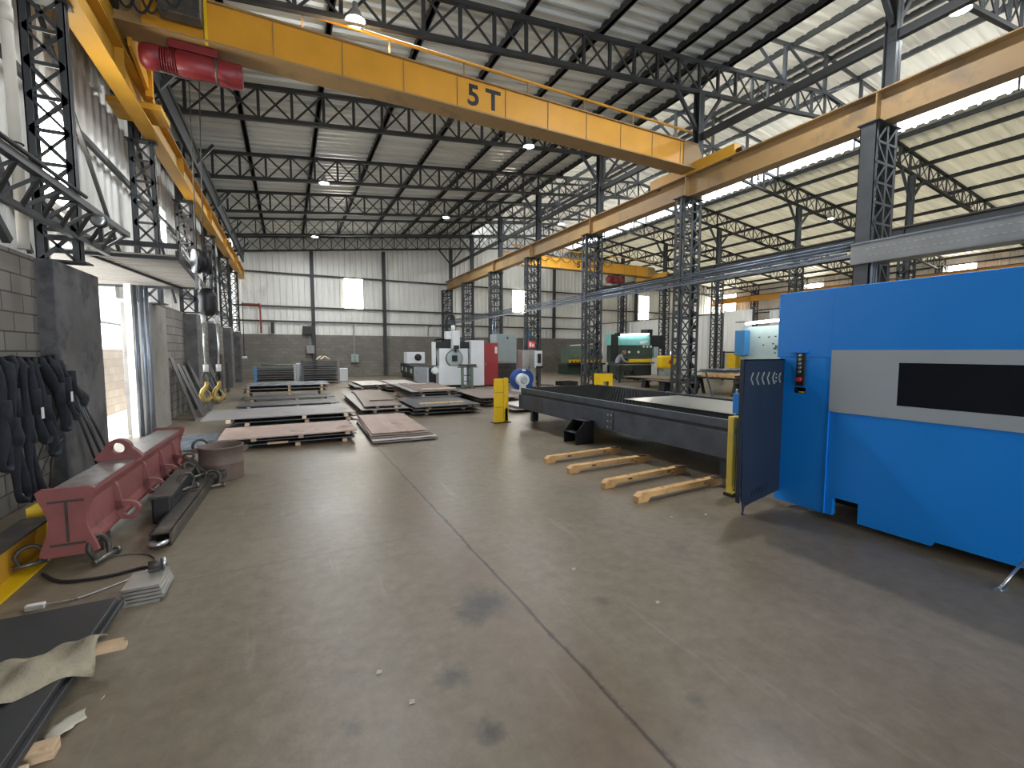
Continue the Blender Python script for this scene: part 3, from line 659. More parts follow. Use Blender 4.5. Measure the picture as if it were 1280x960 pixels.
# ------------------------------------------------------------------ tilt gate, lit posts and yard seen through the door
g = thing('door_1',None,None,(-2.4,9.5,2.9),0,None,'structure')
cg = MB(); cg.corr((-3.35,8.30,3.0),(0,1,-.05),(1.93,0,.03),(0,0,-1),2.62,.16,.03); part(g,'gate_sheet',cg,'gate')
fr = MB(); fr.bar((-3.4,8.25,2.94),(-1.40,8.25,2.97),.05,.05); part(g,'gate_frame',fr,'steel')
for p0,p1,w_,h_ in (((-3.4,8.2,3.11),(-1.38,8.2,3.14),.06,.07),((-1.42,8.25,3.03),(-1.47,10.95,2.88),.05,.12),((-3.4,10.95,2.83),(-1.46,10.95,2.86),.06,.05),((-2.5,8.3,2.97),(-1.85,10.92,2.84),.03,.04)):
    part(g,'gate_frame',MB().bar(p0,p1,w_,h_),'steel')
part(g,'gate_rail',MB().bar((-1.36,8.25,3.12),(-1.40,9.6,2.99),.03,.05),'white')
dj = MB(); dj.box(-2.62,-2.52,10.42,10.52,0,2.82); struct('door_post_white', dj, M['sign'])
for k,(x,y) in enumerate(((-2.50,10.56),(-2.42,10.62),(-2.36,10.70))):
    solo('guide_pipe', MB().cyl((x,y,0),(x,y,2.82),.032,n=12),'bluepipe',['bluish gate guide pipe at the lit door pier, outermost','bluish gate guide pipe at the lit door pier, middle one','bluish gate guide pipe at the lit door pier, against the concrete'][k],'pipe','gate guide pipes')
yw = MB(); yw.box(-4.3,-4.1,8,30,-.03,1.66); struct('wall_yard', yw, M['yardwall'])
T = thing('yard_shed','pale ribbed metal side of a shed across the yard, seen through the door','building',(-5.5,20,0))
part(T,'cladding',MB().corr((-5.2,10,2.55),(0,1,0),(0,0,2.2),(1,0,0),18,.45,.05),'galvwall')
part(T,'frame_post',MB().box(-5.4,-5.28,12,12.12,-.03,4.7).box(-5.4,-5.28,26,26.12,-.03,4.7).box(-5.4,-5.28,10,28,2.5,2.6),'steel')

# things on the left wall
T = thing('drain_pipe','fat cream plastic drain pipe standing above the near block wall','pipe',(-2.38,6.42,2.66))
part(T,'pipe',MB().cyl((-2.42,6.5,2.66),(-2.42,6.5,7.9),.047,n=20),'pvc'); part(T,'coupling',MB().cyl((-2.42,6.5,4.9),(-2.42,6.5,5.05),.055,n=20),'pvc')
part(T,'strap',MB().tube([(-2.42+.053*math.cos(a),6.5+.053*math.sin(a),3.72) for a in [2*math.pi*i/16 for i in range(16)]],.01,closed=True),'rubber')
T = thing('lattice_girder','dark lattice girder running along the left wall to a round lamp','beam',(-1.95,5.5,3.0))
gb = [(-1.95,2.5,3.16),(-1.95,8.2,3.2)]
part(T,'chord',MB().bar((-1.98,2.5,3.20),(-1.98,8.2,3.24),.07,.07),'steel'); part(T,'chord',MB().bar((-2.2,2.5,2.92),(-2.2,8.2,2.96),.06,.06),'steel')
w = MB()
for k in range(14):
    y = 2.5+k*.4; w.bar((-1.98,y,3.2),(-2.2,y+.2,2.94),.03,.03); w.bar((-2.2,y+.2,2.94),(-1.98,y+.4,3.2),.03,.03)
part(T,'lacing',w,'steel')
part(T,'cable_run',MB().tube([(-1.93,2.5,3.27),(-1.93,5,3.27),(-1.93,6.6,3.29)],.02),'rubber')
T = thing('wall_lamp','small round chrome lamp at the end of the left wall girder','lamp',(-1.88,6.85,3.0))
part(T,'housing',MB().lathe([(.03,6.95),(.06,6.93),(.075,6.86),(.075,6.82)],(-1.9,0,3.1),18,'y'),'black'); part(T,'reflector',MB().lathe([(.07,6.818),(.055,6.80),(.02,6.805)],(-1.9,0,3.1),18,'y'),'chrome')
part(T,'bracket',MB().box(-1.92,-1.88,6.86,6.9,2.86,3.04),'black')
T = thing('strut_frame','dark bent strut leaning on the near end of the left block wall','strut',(-2.45,5.6,2.66))
part(T,'diagonal',MB().bar((-2.42,4.9,3.9),(-2.42,6.2,2.68),.06,.08),'steel'); part(T,'diagonal',MB().bar((-2.5,6.2,3.7),(-2.5,6.85,2.68),.04,.05),'steel')
part(T,'upright',MB().box(-2.5,-2.42,5.75,5.82,2.66,3.3),'steel')
# textile slings hung in a bunch
hook = solo('wall_hook_bar', MB().tube([(-2.49,5.3,1.45),(-2.30,5.32,1.45),(-2.30,6.9,1.45),(-2.49,6.92,1.45)],.018),'rustdark','dark steel rod fixed to the near block wall carrying the slings','hook')
SLL = ['at the camera end','second from the camera','third from the camera','fourth from the camera','fifth from the camera','sixth from the camera','seventh from the camera','eighth from the camera','at the far end with a white tag']
SL = [(5.45,.13,.55,0),(5.60,.15,.20,.1),(5.75,.12,.72,-.1),(5.90,.14,.15,.02),(6.05,.13,.66,.12),(6.2,.16,.50,.14),(6.33,.14,.72,.34),(6.46,.13,.82,.52),(6.58,.11,.95,.66)]
for k,(y,w,zb,sh) in enumerate(SL):
    pts = []; zt2 = 1.48; n=9; xo = -2.30
    for i in range(n):      # down in front
        t=i/(n-1); pts.append((xo+.055+.02*math.sin(3*t+k), y-w*.5+sh*t+.03*math.sin(4*t+k*2), zt2-(zt2-zb-.08)*t))
    for i in range(1,6):
        a=math.pi*i/6; pts.append((xo+.05, y+sh-w*.5*math.cos(a), zb+.08-.08*math.sin(a)))
    for i in range(n):
        t=1-i/(n-1); pts.append((xo+.05-.10*(1-t), y+w*.5+sh*t+.03*math.sin(4*t+k), zt2-(zt2-zb-.08)*t))
    pts.append((xo-.03,y,zt2+.04)); pts.append((xo+.03,y-w*.3,zt2+.045))
    T = thing('lifting_sling','black webbing sling on the near block wall, %s'%SLL[k],'sling',(xo,y,zb),0,'black slings on the wall')
    part(T,'loop',MB().tube(pts,[.036+.010*math.sin(i*1.3+k) for i in range(len(pts))],8,closed=True,flat=.55),'sling')
    part(T,'sleeve',MB().tube([(pts[4][0]+.01,pts[4][1],pts[4][2]+.12),(pts[4][0]+.01,pts[4][1]+.01,pts[4][2]-.14)],.046,8,flat=.6),'sling')
    if k in (3,8): part(T,'tag',MB().box(xo+.125,xo+.13,y+.02,y+.07,.88+.02*k,.99+.02*k),'sign')
BL = ['closest to the slings','second from the slings','third from the slings','farthest from the slings']
for k in range(4):
    solo('steel_bar', MB().cyl((-2.31,6.98+.12*k,1.15-.05*k),(-2.24+.05*(k%2),7.5+.13*k,.015),.016,n=10),'plate','thin dark steel bar leaning on the shaded door pier, %s'%BL[k],'bar','steel bars leaning by the slings')
for k,(y0,y1,z0,z1) in enumerate(((6.2,6.75,.05,.75),(6.35,7.0,.05,.62),(6.6,6.9,.1,.9))):
    solo('bent_rod', MB().tube([(-2.40,y0,z0),(-2.36,y0+.06,z1*.6),(-2.38,y1,z1),(-2.42,y1+.12,z1*.7)],.012),'rustdark',['bent rusty rod against the block wall below the slings, lowest','bent rusty rod against the block wall below the slings, longest','bent rusty rod against the block wall below the slings, tallest'][k],'rod','bent rods by the wall')
# plates leaning along the left wall
for k in range(9):
    y = 12.4+k*.62+(.5 if k>4 else 0); h = 1.35-.06*(k%3)+.1*(k==0); b = MB()
    xt=-2.42; xb=-1.98+.05*(k%2); wy=.34
    b._hex([(xb,y,0),(xb+.02,y,0),(xb+.02,y+wy,0),(xb,y+wy,0),(xt,y+.1,h),(xt+.02,y+.1,h),(xt+.02,y+wy+.1,h),(xt,y+wy+.1,h)])
    solo('leaning_plate', b,'plate','%s narrow dark plate leaning on the left wall beyond the door, counted from the camera'%ORD[k],'plate','plates leaning on the left wall')
for k,y in enumerate((18.6,20.4)):
    solo('wall_board', MB().box(-2.18,-2.10,y,y+.3,0,1.5-.3*k),'rustdark',['upright grey board by the far left wall, taller and nearer one','upright grey board by the far left wall, shorter and farther one'][k],'board','boards by the left wall')

# ------------------------------------------------------------------ red spreader beam
def onaxis(p0,p1): d = Vector(p1)-Vector(p0); return math.atan2(d.y,d.x)-math.pi/2
T = thing('spreader_beam','heavy red lifting beam with a holed lug on its worn top','lifting beam',(-1.48,4.28,.15),R(-1.2))
LB, HB, WB = 2.9, .42, .25
prof = [(-WB/2,0),(WB/2,0),(WB/2,.03),(.10,.10),(.10,HB-.10),(WB/2,HB-.03),(WB/2,HB),(-WB/2,HB),(-WB/2,HB-.03),(-.10,HB-.10),(-.10,.10),(-WB/2,.03)]
part(T,'beam',MB().prism([(x,z) for x,z in prof],'xz',.02,LB-.02),'primer',True)
part(T,'top_plate',MB().box(-WB/2+.004,WB/2-.004,.03,LB-.03,HB,HB+.012),'worn',True,label='worn bare-metal top plate')
def hour(w,h):
    L=[];n=10
    for i in range(n+1):
        t=i/n; L.append((w/2-.06*math.sin(math.pi*t)**1.5,-.03+h*t))
    L.insert(0,(w/2-.03,-.045)); L.append((w/2-.03,h-.01))
    return L+[(-x,z) for x,z in L[::-1]]
for y0,y1 in ((0,.035),(LB-.035,LB)): part(T,'end_plate',MB().prism(hour(.33,HB+.05),'xz',y0,y1),'primer',True)
part(T,'weld_mark',MB().box(-.008,.008,-.006,0,.06,HB-.06).box(-.10,.10,-.006,0,HB-.065,HB-.05).box(-.10,.10,-.006,0,.035,.05),'rustdark',True)
# top lug with a hole
no=28; lug=[]
for i in range(no):
    a=2*math.pi*i/no+math.pi/2; y=math.cos(a); z=math.sin(a)
    yy = .10*y if z>0 else (.10+.10*(-z)**.8)*(1 if y>0 else -1)*min(1,abs(y)*1.6+.0); zz = .12+.085*z if z>0 else .12+.12*z
    lug.append((yy,HB+zz))
part(T,'top_lug',MB().ringplate(lug,[(.05*math.cos(2*math.pi*i/no+math.pi/2),HB+.12+.05*math.sin(2*math.pi*i/no+math.pi/2)) for i in range(no)],'xz',1.06,1.13),'primer',True)
# hook lugs below the right side
for y in (.60,1.36,1.95,2.5):
    o_=[];i_=[]
    for i in range(20):
        a=2*math.pi*i/20; o_.append((.185+.085*math.cos(a)-(.075 if math.cos(a)<0 else 0),.075+.085*math.sin(a)+(.02 if math.cos(a)<0 else 0))); i_.append((.195+.045*math.cos(a),.075+.045*math.sin(a)))
    part(T,'hook_lug',MB().ringplate(o_,i_,'xz',y-.02,y+.02),'primer',True)
    part(T,'lug_rib',MB().prism([(.09,.08),(.155,.10),(.125,.30),(.09,.37)],'xz',y-.02,y+.02),'primer',True)
for y in (.35,2.5): solo('support_block', MB().box(-1.60+.05*y,-1.40+.05*y,4.25+y,4.40+y,0,.102+.003),'rustdark',['dark block propping the near end of the red lifting beam','dark block propping the far end of the red lifting beam'][y>1],'block','blocks under the lifting beam')
def shackle(label, loc, rz, s=1., tilt=0, group='loose shackles'):
    T = thing('bow_shackle',label,'shackle',loc,rz,group)
    bow=[(-.045,0,.02)]+[(-.06*math.cos(a)*1.15,0,.09+.07*math.sin(a)) for a in [math.pi*i/10 for i in range(11)]]+[(.045,0,.02)]
    bow=[(x*s,y*s+ z*s*tilt,z*s) for x,y,z in bow]
    part(T,'bow',MB().tube(bow,.014*s,8),'rustdark',True)
    part(T,'pin',MB().cyl((-.085*s,0,.028*s),(.085*s,0,.028*s),.016*s,n=12).cyl((.085*s,0,.028*s),(.105*s,0,.028*s),.026*s,n=6),'rustsheen',True)
shackle('steel shackle on the yellow joist below the red beam end',(-1.70,4.30,.05),.5,1.0)
shackle('steel shackle on the floor at the right corner of the red beam end',(-1.30,4.33,.0),1.2,1.25,.3)
shackle('dark shackle hanging at the far end of the red beam, before the drum',(-1.05,6.85,.28),.3,1.15)
shackle('dark shackle lying on the far end of the rusty channel',(-.98,6.15,.13),1.0,1.1,.8)
shackle('dark shackle on the floor beside the far tip of the rusty channel',(-.83,6.12,.0),.2,1.1,1.0)
shackle('steel shackle standing beside the black box and channel',(-1.0,5.62,.13),.8,1.2)

# yellow joist under the beam end
T = thing('yellow_joist','yellow steel joist with a rusty top flange along the near wall','beam',(-1.8,3.7,0))
part(T,'web',MB().box(-1.805,-1.795,2.4,4.8,.015,.285),'yellowdull'); part(T,'bottom_flange',MB().box(-1.90,-1.68,2.4,4.72,0,.018),'guard')
part(T,'top_flange',MB().box(-1.89,-1.71,2.4,4.72,.282,.30),'rustdark'); 
solo('yellow_end_block', MB().prism([(-1.92,4.86),(-1.72,4.92),(-1.66,5.02),(-1.70,5.12),(-1.90,5.1)],'xy',.0,.34),'guard','yellow painted block standing behind the end of the yellow joist','block')
# black box, channel, drum
T = thing('tool_box','oily black steel box on the floor beside the red lifting beam','box',(-1.15,5.7,0))
part(T,'body',MB().box(-1.17,-1.02,5.05,6.35,0,.25,.02),'black'); part(T,'rim',MB().box(-1.18,-1.01,5.04,6.36,.245,.262),'rustdark'); part(T,'panel',MB().box(-1.018,-1.012,5.5,5.8,.04,.14),'rustdark')
part(T,'handle',MB().tube([(-1.10,6.36,.12),(-1.10,6.46,.14),(-1.06,6.46,.14),(-1.06,6.36,.12)],.012),'rustdark')
T = thing('channel_bar','short rusty channel bar lying on the floor beside the black box','bar',(-.95,5.4,0),R(-2))
part(T,'web',MB().box(-.07,.07,-.95,.95,.105,.12),'rustdark',True); part(T,'flange',MB().box(-.075,-.06,-.95,.95,0,.12),'rustdark',True); part(T,'flange',MB().box(.06,.075,-.95,.95,0,.12),'rustdark',True)
part(T,'end_lug',MB().tube([(-.04,-.95,.05),(-.05,-1.02,.06),(.0,-1.06,.06),(.05,-1.02,.06),(.04,-.95,.05)],.018),'chrome',True)
T = thing('rusty_drum','rusty cut-down steel drum standing open in front of the sheets','drum',(-.80,6.62,0))
part(T,'shell',MB().lathe([(.235,0),(.24,.01),(.24,.2),(.247,.21),(.24,.22),(.24,.395),(.25,.40),(.25,.415),(.232,.415),(.230,.06),(.0,.055)],(-.80,6.62,0),32),'rustdrum')
part(T,'ear',MB().box(-.57,-.50,6.60,6.64,.34,.39),'rustdrum'); part(T,'ear',MB().box(-1.10,-1.03,6.60,6.64,.34,.39),'rustdrum')
T = thing('chain_hook','dark chain clamp leaning between the drum and the channel','hook',(-.98,6.35,0))
part(T,'body',MB().prism([(-1.05,.0),(-.92,.0),(-.90,.12),(-.98,.24),(-1.06,.34),(-1.10,.33),(-1.06,.2)],'xz',6.33,6.38),'rustdark')
part(T,'ring',MB().tube([(-1.09+.05*math.cos(a),6.355,.36+.03*math.sin(a)) for a in [2*math.pi*i/14 for i in range(14)]],.014,closed=True),'rustdark')
part(T,'jaw',MB().box(-.92,-.72,6.30,6.40,.06,.15,.02),'rustdark')
# cables on the floor
solo('cable', MB().tube([(-1.62,4.25,.012),(-1.45,4.05,.012),(-1.2,4.0,.012),(-1.0,4.05,.012),(-.95,3.98,.012),(-.9,3.86,.014),(-.88,3.8,.05)],.011),'rubber','black cable curling over the floor to the silvery stack','cable')
solo('wire', MB().tube([(-1.42,4.38,.008),(-1.2,4.4,.008),(-1.02,4.3,.008),(-.95,4.1,.008),(-1.02,3.92,.008),(-1.25,3.74,.008),(-1.42,3.70,.02)],.006),'chrome','thin bare wire looping over the floor below the red beam','wire')
solo('plug', MB().box(-1.50,-1.41,3.68,3.72,.0,.035,.006),'sign','small white plug lying at the end of the thin wire','plug')
T = thing('cable_plug','dark round connector lying on the silvery stack','connector',(-.86,3.74,.11)); part(T,'barrel',MB().cyl((-.90,3.73,.14),(-.82,3.75,.14),.03,n=14),'rustdark'); part(T,'collar',MB().cyl((-.83,3.745,.14),(-.81,3.755,.14),.036,n=14),'chrome')
# silvery stack of offcuts
for k in range(5):
    dx = .008*((k*3)%4); z=.022*k
    solo('plate_offcut', MB().box(-.985+dx,-.79+dx,3.47+.004*k,3.75,z,z+.018),'stainless' ,'silvery offcut plate by the dark plates, %s in its stack'%['lowest','second from the bottom','middle one','second from the top','topmost'][k],'plate','silvery offcuts')
# dark plates at the near left with rag, paper and timber
DPL=['lowest of the pair','upper of the pair']
for k in range(2):
    b=MB(); z=.05+.036*k; b.box(-2.0,-.95-.02*k,1.7,3.42-.03*k,z,z+.03,.004)
    solo('dark_plate', b,'platedark','large dark plate on the floor at the near left, %s'%DPL[k],'plate','dark plates at the near left')
solo('dark_plate', MB().box(-2.2,-1.42,2.35,3.2,.128,.16,.004),'plate','smaller dark plate lying on the large dark plates by the near wall','plate','dark plates at the near left')
for k,(y,x1,zz) in enumerate(((2.95,-.97,.0),(2.27,-.875,.0))):
    solo('timber_bearer', MB().box(-1.9,x1,y,y+.065,0,.05,.004),'wood',['timber bearer under the dark plates beyond the rag','timber bearer poking out by the torn paper'][k],'timber','bearers under the dark plates')
solo('timber_stick', MB().box(-1.2,-.775,2.76,2.80,.117,.14).box(-1.15,-.80,2.805,2.845,.117,.137),'wood','orange timber sticks lying under the rag on the dark plates','timber')
def sheet_cloth(name,label,cat,poly_fn,nx,ny,mat,th=.004):
    bm=bmesh.new(); V=[[bm.verts.new(poly_fn(i/nx,j/ny)) for j in range(ny+1)] for i in range(nx+1)]
    for i in range(nx):
        for j in range(ny):
            f=bm.faces.new((V[i][j],V[i+1][j],V[i+1][j+1],V[i][j+1])); f.smooth=True
    m=MB(); m.bm.free(); m.bm=bm; o=solo(name,m,mat,label,cat)
    s=o.modifiers.new('thickness','SOLIDIFY'); s.thickness=th; return o
def rag(u,v):
    x=-1.38+.50*u; wy=(.05+.13*math.sin(math.pi*min(1,u*.75+.12))); y=2.66+.13*u+(v-.5)*2*wy+.02*math.sin(9*u)
    z=.125+.045*math.sin(math.pi*v)*(.5+u)+.016*math.sin(17*u+3*v)*math.sin(6*v+2)
    if v<.18 and u>.7: z-= .06*(u-.7)/.3
    return (x,y,max(z,.119) if x<-.99 else z)
sheet_cloth('canvas_rag','crumpled dirty canvas rag draped on the dark plates','rag',rag,26,14,'rag')
def pap(u,v):
    wv=[.02,.05,.065,.05,.06,.045,.03,.02,.012][min(8,int(u*8.99))]
    return (-.945+.125*u+(v-.5)*wv*1.2, 2.35+.25*u-(v-.5)*wv*.5, .006+.012*math.sin(5*u+v))
sheet_cloth('torn_paper','long torn strip of pale paper on the floor beside the dark plates','paper',pap,18,4,'paper',.002)
def pap2(u,v): return (-1.25+.16*u, 2.25+.05*u+(v-.5)*(.09-.06*u), .121+.008*math.sin(6*u+2*v))
sheet_cloth('torn_paper_scrap','pale greenish paper scrap on the dark plates at the picture edge','paper',pap2,10,4,'paper',.002)
solo('pale_offcut', MB().box(-1.03,-.93,2.20,2.235,.0,.04,.004),'woodpale','short pale block of wood on the floor at the near left corner','wood')
# small debris on the floor, one crumb each
for k,(x,y) in enumerate(((1.82,2.62),(2.05,2.02),(.35,2.18),(.45,1.92),(3.25,3.05),(3.6,2.95))):
    b=MB(); b.prism([(x-.012,y-.006),(x+.014,y-.009),(x+.018,y+.006),(x-.004,y+.012)],'xy',0,.008)
    solo('paper_crumb', b,'paper','small pale crumb lying on the open concrete floor','debris','crumbs on the floor')

# ------------------------------------------------------------------ blue laser cutter
T = thing('laser_cutter','large bright blue enclosed laser cutting machine filling the right side','machine',(4.5,-.3,0))
X0 = 4.5
b = MB()
prof = [(2.29,.07),(2.29,.24),(2.08,.24),(2.08,.06),(1.57,.06),(1.55,.10),(-3.4,.10),(-3.4,1.04),(2.36,1.04),(2.36,.07)]
b.prism(prof,'yz',X0,X0+.05); part(T,'lower_panel',b,'blue')
part(T,'side_panel',MB().box(X0-.008,X0+.05,2.365,2.84,.07,1.54),'blue')
part(T,'header',MB().box(X0-.012,X0+2.6,-3.4,2.87,1.535,2.18,.012),'blue')
part(T,'upper_panel',MB().box(X0-.006,X0+.05,-3.4,2.36,1.61,1.66),'blue')
part(T,'enclosure',MB().box(X0+.06,X0+2.58,-3.38,2.80,.30,1.53),'blue')
part(T,'plinth',MB().box(X0+.25,X0+2.4,-3.2,2.6,.12,.30),'black')
fr = MB(); fr.box(X0-.014,X0+.05,-3.4,2.355,1.04,1.15); fr.box(X0-.014,X0+.05,-3.4,2.355,1.505,1.61); fr.box(X0-.014,X0+.05,1.845,2.355,1.15,1.505); fr.box(X0-.014,X0+.05,-3.4,-.9,1.15,1.505)
wf = part(T,'window_surround',fr,'bandgrey'); part(wf,'window_pane',MB().box(X0-.006,X0+.05,-.9,1.845,1.15,1.505),'windowglass')
part(T,'seam_strip',MB().box(X0-.014,X0,2.354,2.362,.07,2.14),'blue')
cp = part(T,'control_strip',MB().box(X0-.024,X0-.004,2.585,2.665,1.26,1.585,.004),'black')
for k,z in enumerate((1.56,1.52,1.48,1.44,1.40)): part(cp,'button',MB().cyl((X0-.024,2.625,z),(X0-.04,2.625,z),.013,n=12),'chrome')
part(cp,'emergency_stop',MB().cyl((X0-.024,2.625,1.325),(X0-.055,2.625,1.325),.024,.02,n=16),'signred'); part(cp,'ledge',MB().box(X0-.05,X0-.004,2.57,2.74,1.585,1.605),'blue')
lb = part(T,'warning_label',MB().box(X0-.008,X0-.004,2.575,2.68,1.19,1.245),'sign'); part(lb,'pictogram',MB().box(X0-.010,X0-.008,2.645,2.672,1.2,1.235),'black')
part(lb,'stripe',MB().box(X0-.010,X0-.008,2.585,2.635,1.195,1.207),'guard')
for y in (2.45,1.12,-.8,-2.6):
    if y == 1.12: continue
    f = part(T,'levelling_foot',MB().cyl((X0+.02 if y<2 else X0+.3,y,.03),(X0+.02 if y<2 else X0+.3,y,.3),.014,n=10).cyl((X0+.02 if y<2 else X0+.3,y,0),(X0+.02 if y<2 else X0+.3,y,.02),.055,.05,n=16),'chrome')
solo('jack_handle', MB().cyl((4.20,1.10,.012),(4.46,1.06,.17),.009,n=8).box(4.17,4.30,1.08,1.12,0,.012),'chrome','pale steel foot lever resting on the floor under the blue machine','lever')
# navy guard panel with a leg and chevron slots
T = thing('guard_panel','dark navy sheet guard with chevron slots standing beside the blue machine','panel',(3.92,2.80,0))
part(T,'sheet',MB().prism([(3.875,1.52),(4.49,1.52),(4.49,.17),(4.06,.10),(3.96,.075),(3.945,.02),(3.935,.02),(3.925,.11),(3.905,.14)],'xz',2.79,2.80),'navy')
part(T,'edge_fold',MB().box(3.872,3.886,2.79,2.83,.12,1.52).box(3.875,4.49,2.79,2.83,1.51,1.522),'navy')
part(T,'leg',MB().cyl((3.94,2.795,.0),(3.94,2.795,.12),.008,n=8).cyl((3.94,2.795,.0),(3.94,2.795,.006),.02,n=12),'navy')
for k in range(6):
    x = 3.97+.082*k; s = MB()
    if k < 5:
        s.bar((x+.035,2.786,1.395),(x,2.786,1.335),.010,.010,(0,1,0)); s.bar((x,2.786,1.335),(x+.035,2.786,1.275),.010,.010,(0,1,0))
    else:
        for zz in (1.30,1.335,1.37): s.cyl((x-.02,2.79,zz),(x-.02,2.784,zz),.008,n=10)
        s.bar((x+.045,2.786,1.385),(x+.02,2.786,1.335),.008,.010,(0,1,0)); s.bar((x+.02,2.786,1.335),(x+.045,2.786,1.285),.008,.010,(0,1,0))
    part(T,'chevron_slot',s,'greycab')
for k,x in enumerate((4.05,4.10,4.16,4.21,4.27)):
    s = MB(); s.bar((x,2.787,.155+.02*k*.5),(x+.028,2.787,.235+.02*k*.5),.008,.006,(0,1,0)); s.bar((x-.008,2.787,.20+.01*k),(x+.03,2.787,.205+.01*k),.008,.006,(0,1,0)); part(T,'cut_mark',s,'navy')
# yellow light-curtain post and blue bracket at the table mouth
T = thing('light_curtain_post','yellow light curtain post standing between the table and navy guard','post',(4.37,3.24,0))
part(T,'front_half',MB().box(4.30,4.352,3.19,3.27,.03,.89,.012),'guardpale'); part(T,'rear_half',MB().box(4.358,4.44,3.18,3.28,.03,.89,.02),'guardpale')
part(T,'optic_strip',MB().box(4.350,4.36,3.195,3.26,.05,.87),'black'); part(T,'foot',MB().box(4.29,4.45,3.17,3.29,0,.03),'black')
part(T,'label_plate',MB().box(4.31,4.335,3.187,3.19,.70,.76),'grey')
for x in (4.325,4.40): part(T,'bolt',MB().cyl((x,3.175,.08),(x,3.19,.08),.008,n=8),'black')
T = thing('sensor_box','small blue box with a white nib above the yellow light curtain','box',(4.50,3.3,.89))
part(T,'body',MB().box(4.46,4.60,3.26,3.34,.90,1.13,.006),'blue'); part(T,'nib',MB().cyl((4.475,3.3,1.13),(4.475,3.3,1.18),.012,n=10),'sign'); part(T,'arm',MB().box(4.50,4.56,3.28,3.32,.62,.90),'navy')

# ------------------------------------------------------------------ shuttle table
T = thing('shuttle_table','long dark steel cutting table running back from the blue machine','table',(5.9,6.1,0))
XA,XZ,YA,YZ = 4.72,6.95,3.32,9.05
for x0,x1,n in ((XA,XA+.10,'l'),(XZ-.10,XZ,'r')):
    part(T,'lower_side_beam',MB().box(x0,x1,YA,YZ,.29,.61,.006),'bronze'); part(T,'upper_side_rail',MB().box(x0+.03,x1-.005,YA,YZ-.05,.66,.765,.004),'bronze')
    part(T,'spacer_strip',MB().box(x0+.04,x1-.02,YA,YZ-.05,.61,.66),'black')
    part(T,'roller_track',MB().box(x0-.0,x0+.03,YA,YZ-.1,.61,.628),'bronze')
for y0,y1 in ((YA,YA+.08),(YZ-.10,YZ)): part(T,'end_beam',MB().box(XA+.1,XZ-.1,y0,y1,.29,.72,.006),'bronze')
part(T,'splice_plate',MB().box(XA-.012,XA,5.70,5.86,.30,.60),'bronze')
for z in (.35,.45,.55):
    for y in (5.74,5.82): part(T,'bolt',MB().cyl((XA-.024,y,z),(XA-.01,y,z),.014,n=8),'chrome')
part(T,'splice_plate',MB().box(XA-.008,XA,8.0,8.1,.30,.60),'bronze')
sl = MB()
for k in range(70):
    y = YA+.12+k*.0795; pts=[]; n=28
    sl.box(XA+.12,XZ-.12,y,y+.006,.64,.745)
    for i in range(n):
        x=XA+.13+i*(XZ-XA-.26)/n; w=(XZ-XA-.26)/n
        sl.prism([(x,.745),(x+w*.8,.745),(x+w*.4,.785)],'xz',y,y+.006)
part(T,'slat_bed',sl,'slat')
part(T,'debris_tray',MB().box(XA+.1,XZ-.1,YA,YZ,.40,.42),'black')
for x,y in ((4.95,8.72),(6.7,8.72),(4.95,3.75),(6.7,3.75),(4.95,6.0),(6.7,6.0)):
    if y==6.0: continue
    lg = part(T,'leg',MB().box(x-.075,x-.01,y-.05,y+.05,.02,.30).box(x+.01,x+.075,y-.05,y+.05,.02,.30).box(x-.01,x+.01,y-.01,y+.01,.02,.3),'bronze'); part(lg,'foot',MB().cyl((x,y,0),(x,y,.03),.045,n=14),'chrome')
part(T,'lift_unit',MB().box(5.05,6.6,3.4,3.8,.02,.36,.01),'black')
T2 = solo('metal_sheet', MB().box(5.10,6.38,3.45,5.9,.787,.792),'stainless','pale bare metal sheet lying on the dark cutting table','sheet')
# step stool
T = thing('step_stool','black two-step metal stool in front of the cutting table','step',(4.52,6.42,0))
for y0 in (6.20,6.56): part(T,'side_plate',MB().prism([(4.33,0),(4.69,0),(4.69,.40),(4.52,.40),(4.33,.20)],'xz',y0,y0+.012),'black')
part(T,'tread',MB().box(4.50,4.70,6.2,6.572,.39,.402),'black'); part(T,'tread',MB().box(4.33,4.50,6.2,6.572,.19,.202),'black'); part(T,'back_plate',MB().box(4.685,4.70,6.2,6.572,0,.40),'black')
# four orange forks poking out under the table
FL = ['closest to the stool','second from the stool','third from the stool','fourth from the stool']
for k,(y,dy) in enumerate(((5.40,.08),(4.81,.03),(4.10,.11),(3.55,.10))):
    T = thing('floor_skid','worn orange skid bar on the floor under the table edge, %s'%FL[k],'bar',(3.95,y,0),0,'orange skid bars')
    b = MB(); b.prism([(3.24,0.0),(3.24,.065),(3.29,.10),(4.62,.10),(4.62,.0),(4.42,0),(4.40,.045),(3.42,.045),(3.38,.0)],'xz',y-.04,y+.04)
    o = part(T,'bar',b,'forkpaint')
    for v in o.data.vertices: v.co.y += dy*(v.co.x+.3)/1.4*.7
    part(T,'tip_mark',MB().box(3.33,3.37,y-.043,y-.0405,.01,.05) if k==3 else MB().box(3.60,3.66,y-.043,y-.0405,.06,.08),'darkfork')
    part(T,'rear_shoe',MB().box(4.44,4.60,y-.05+dy*.4,y+.05+dy*.6,.0,.004) if False else MB().box(4.45,4.58,y-.03,y+.04,.1,.112),'darkfork')
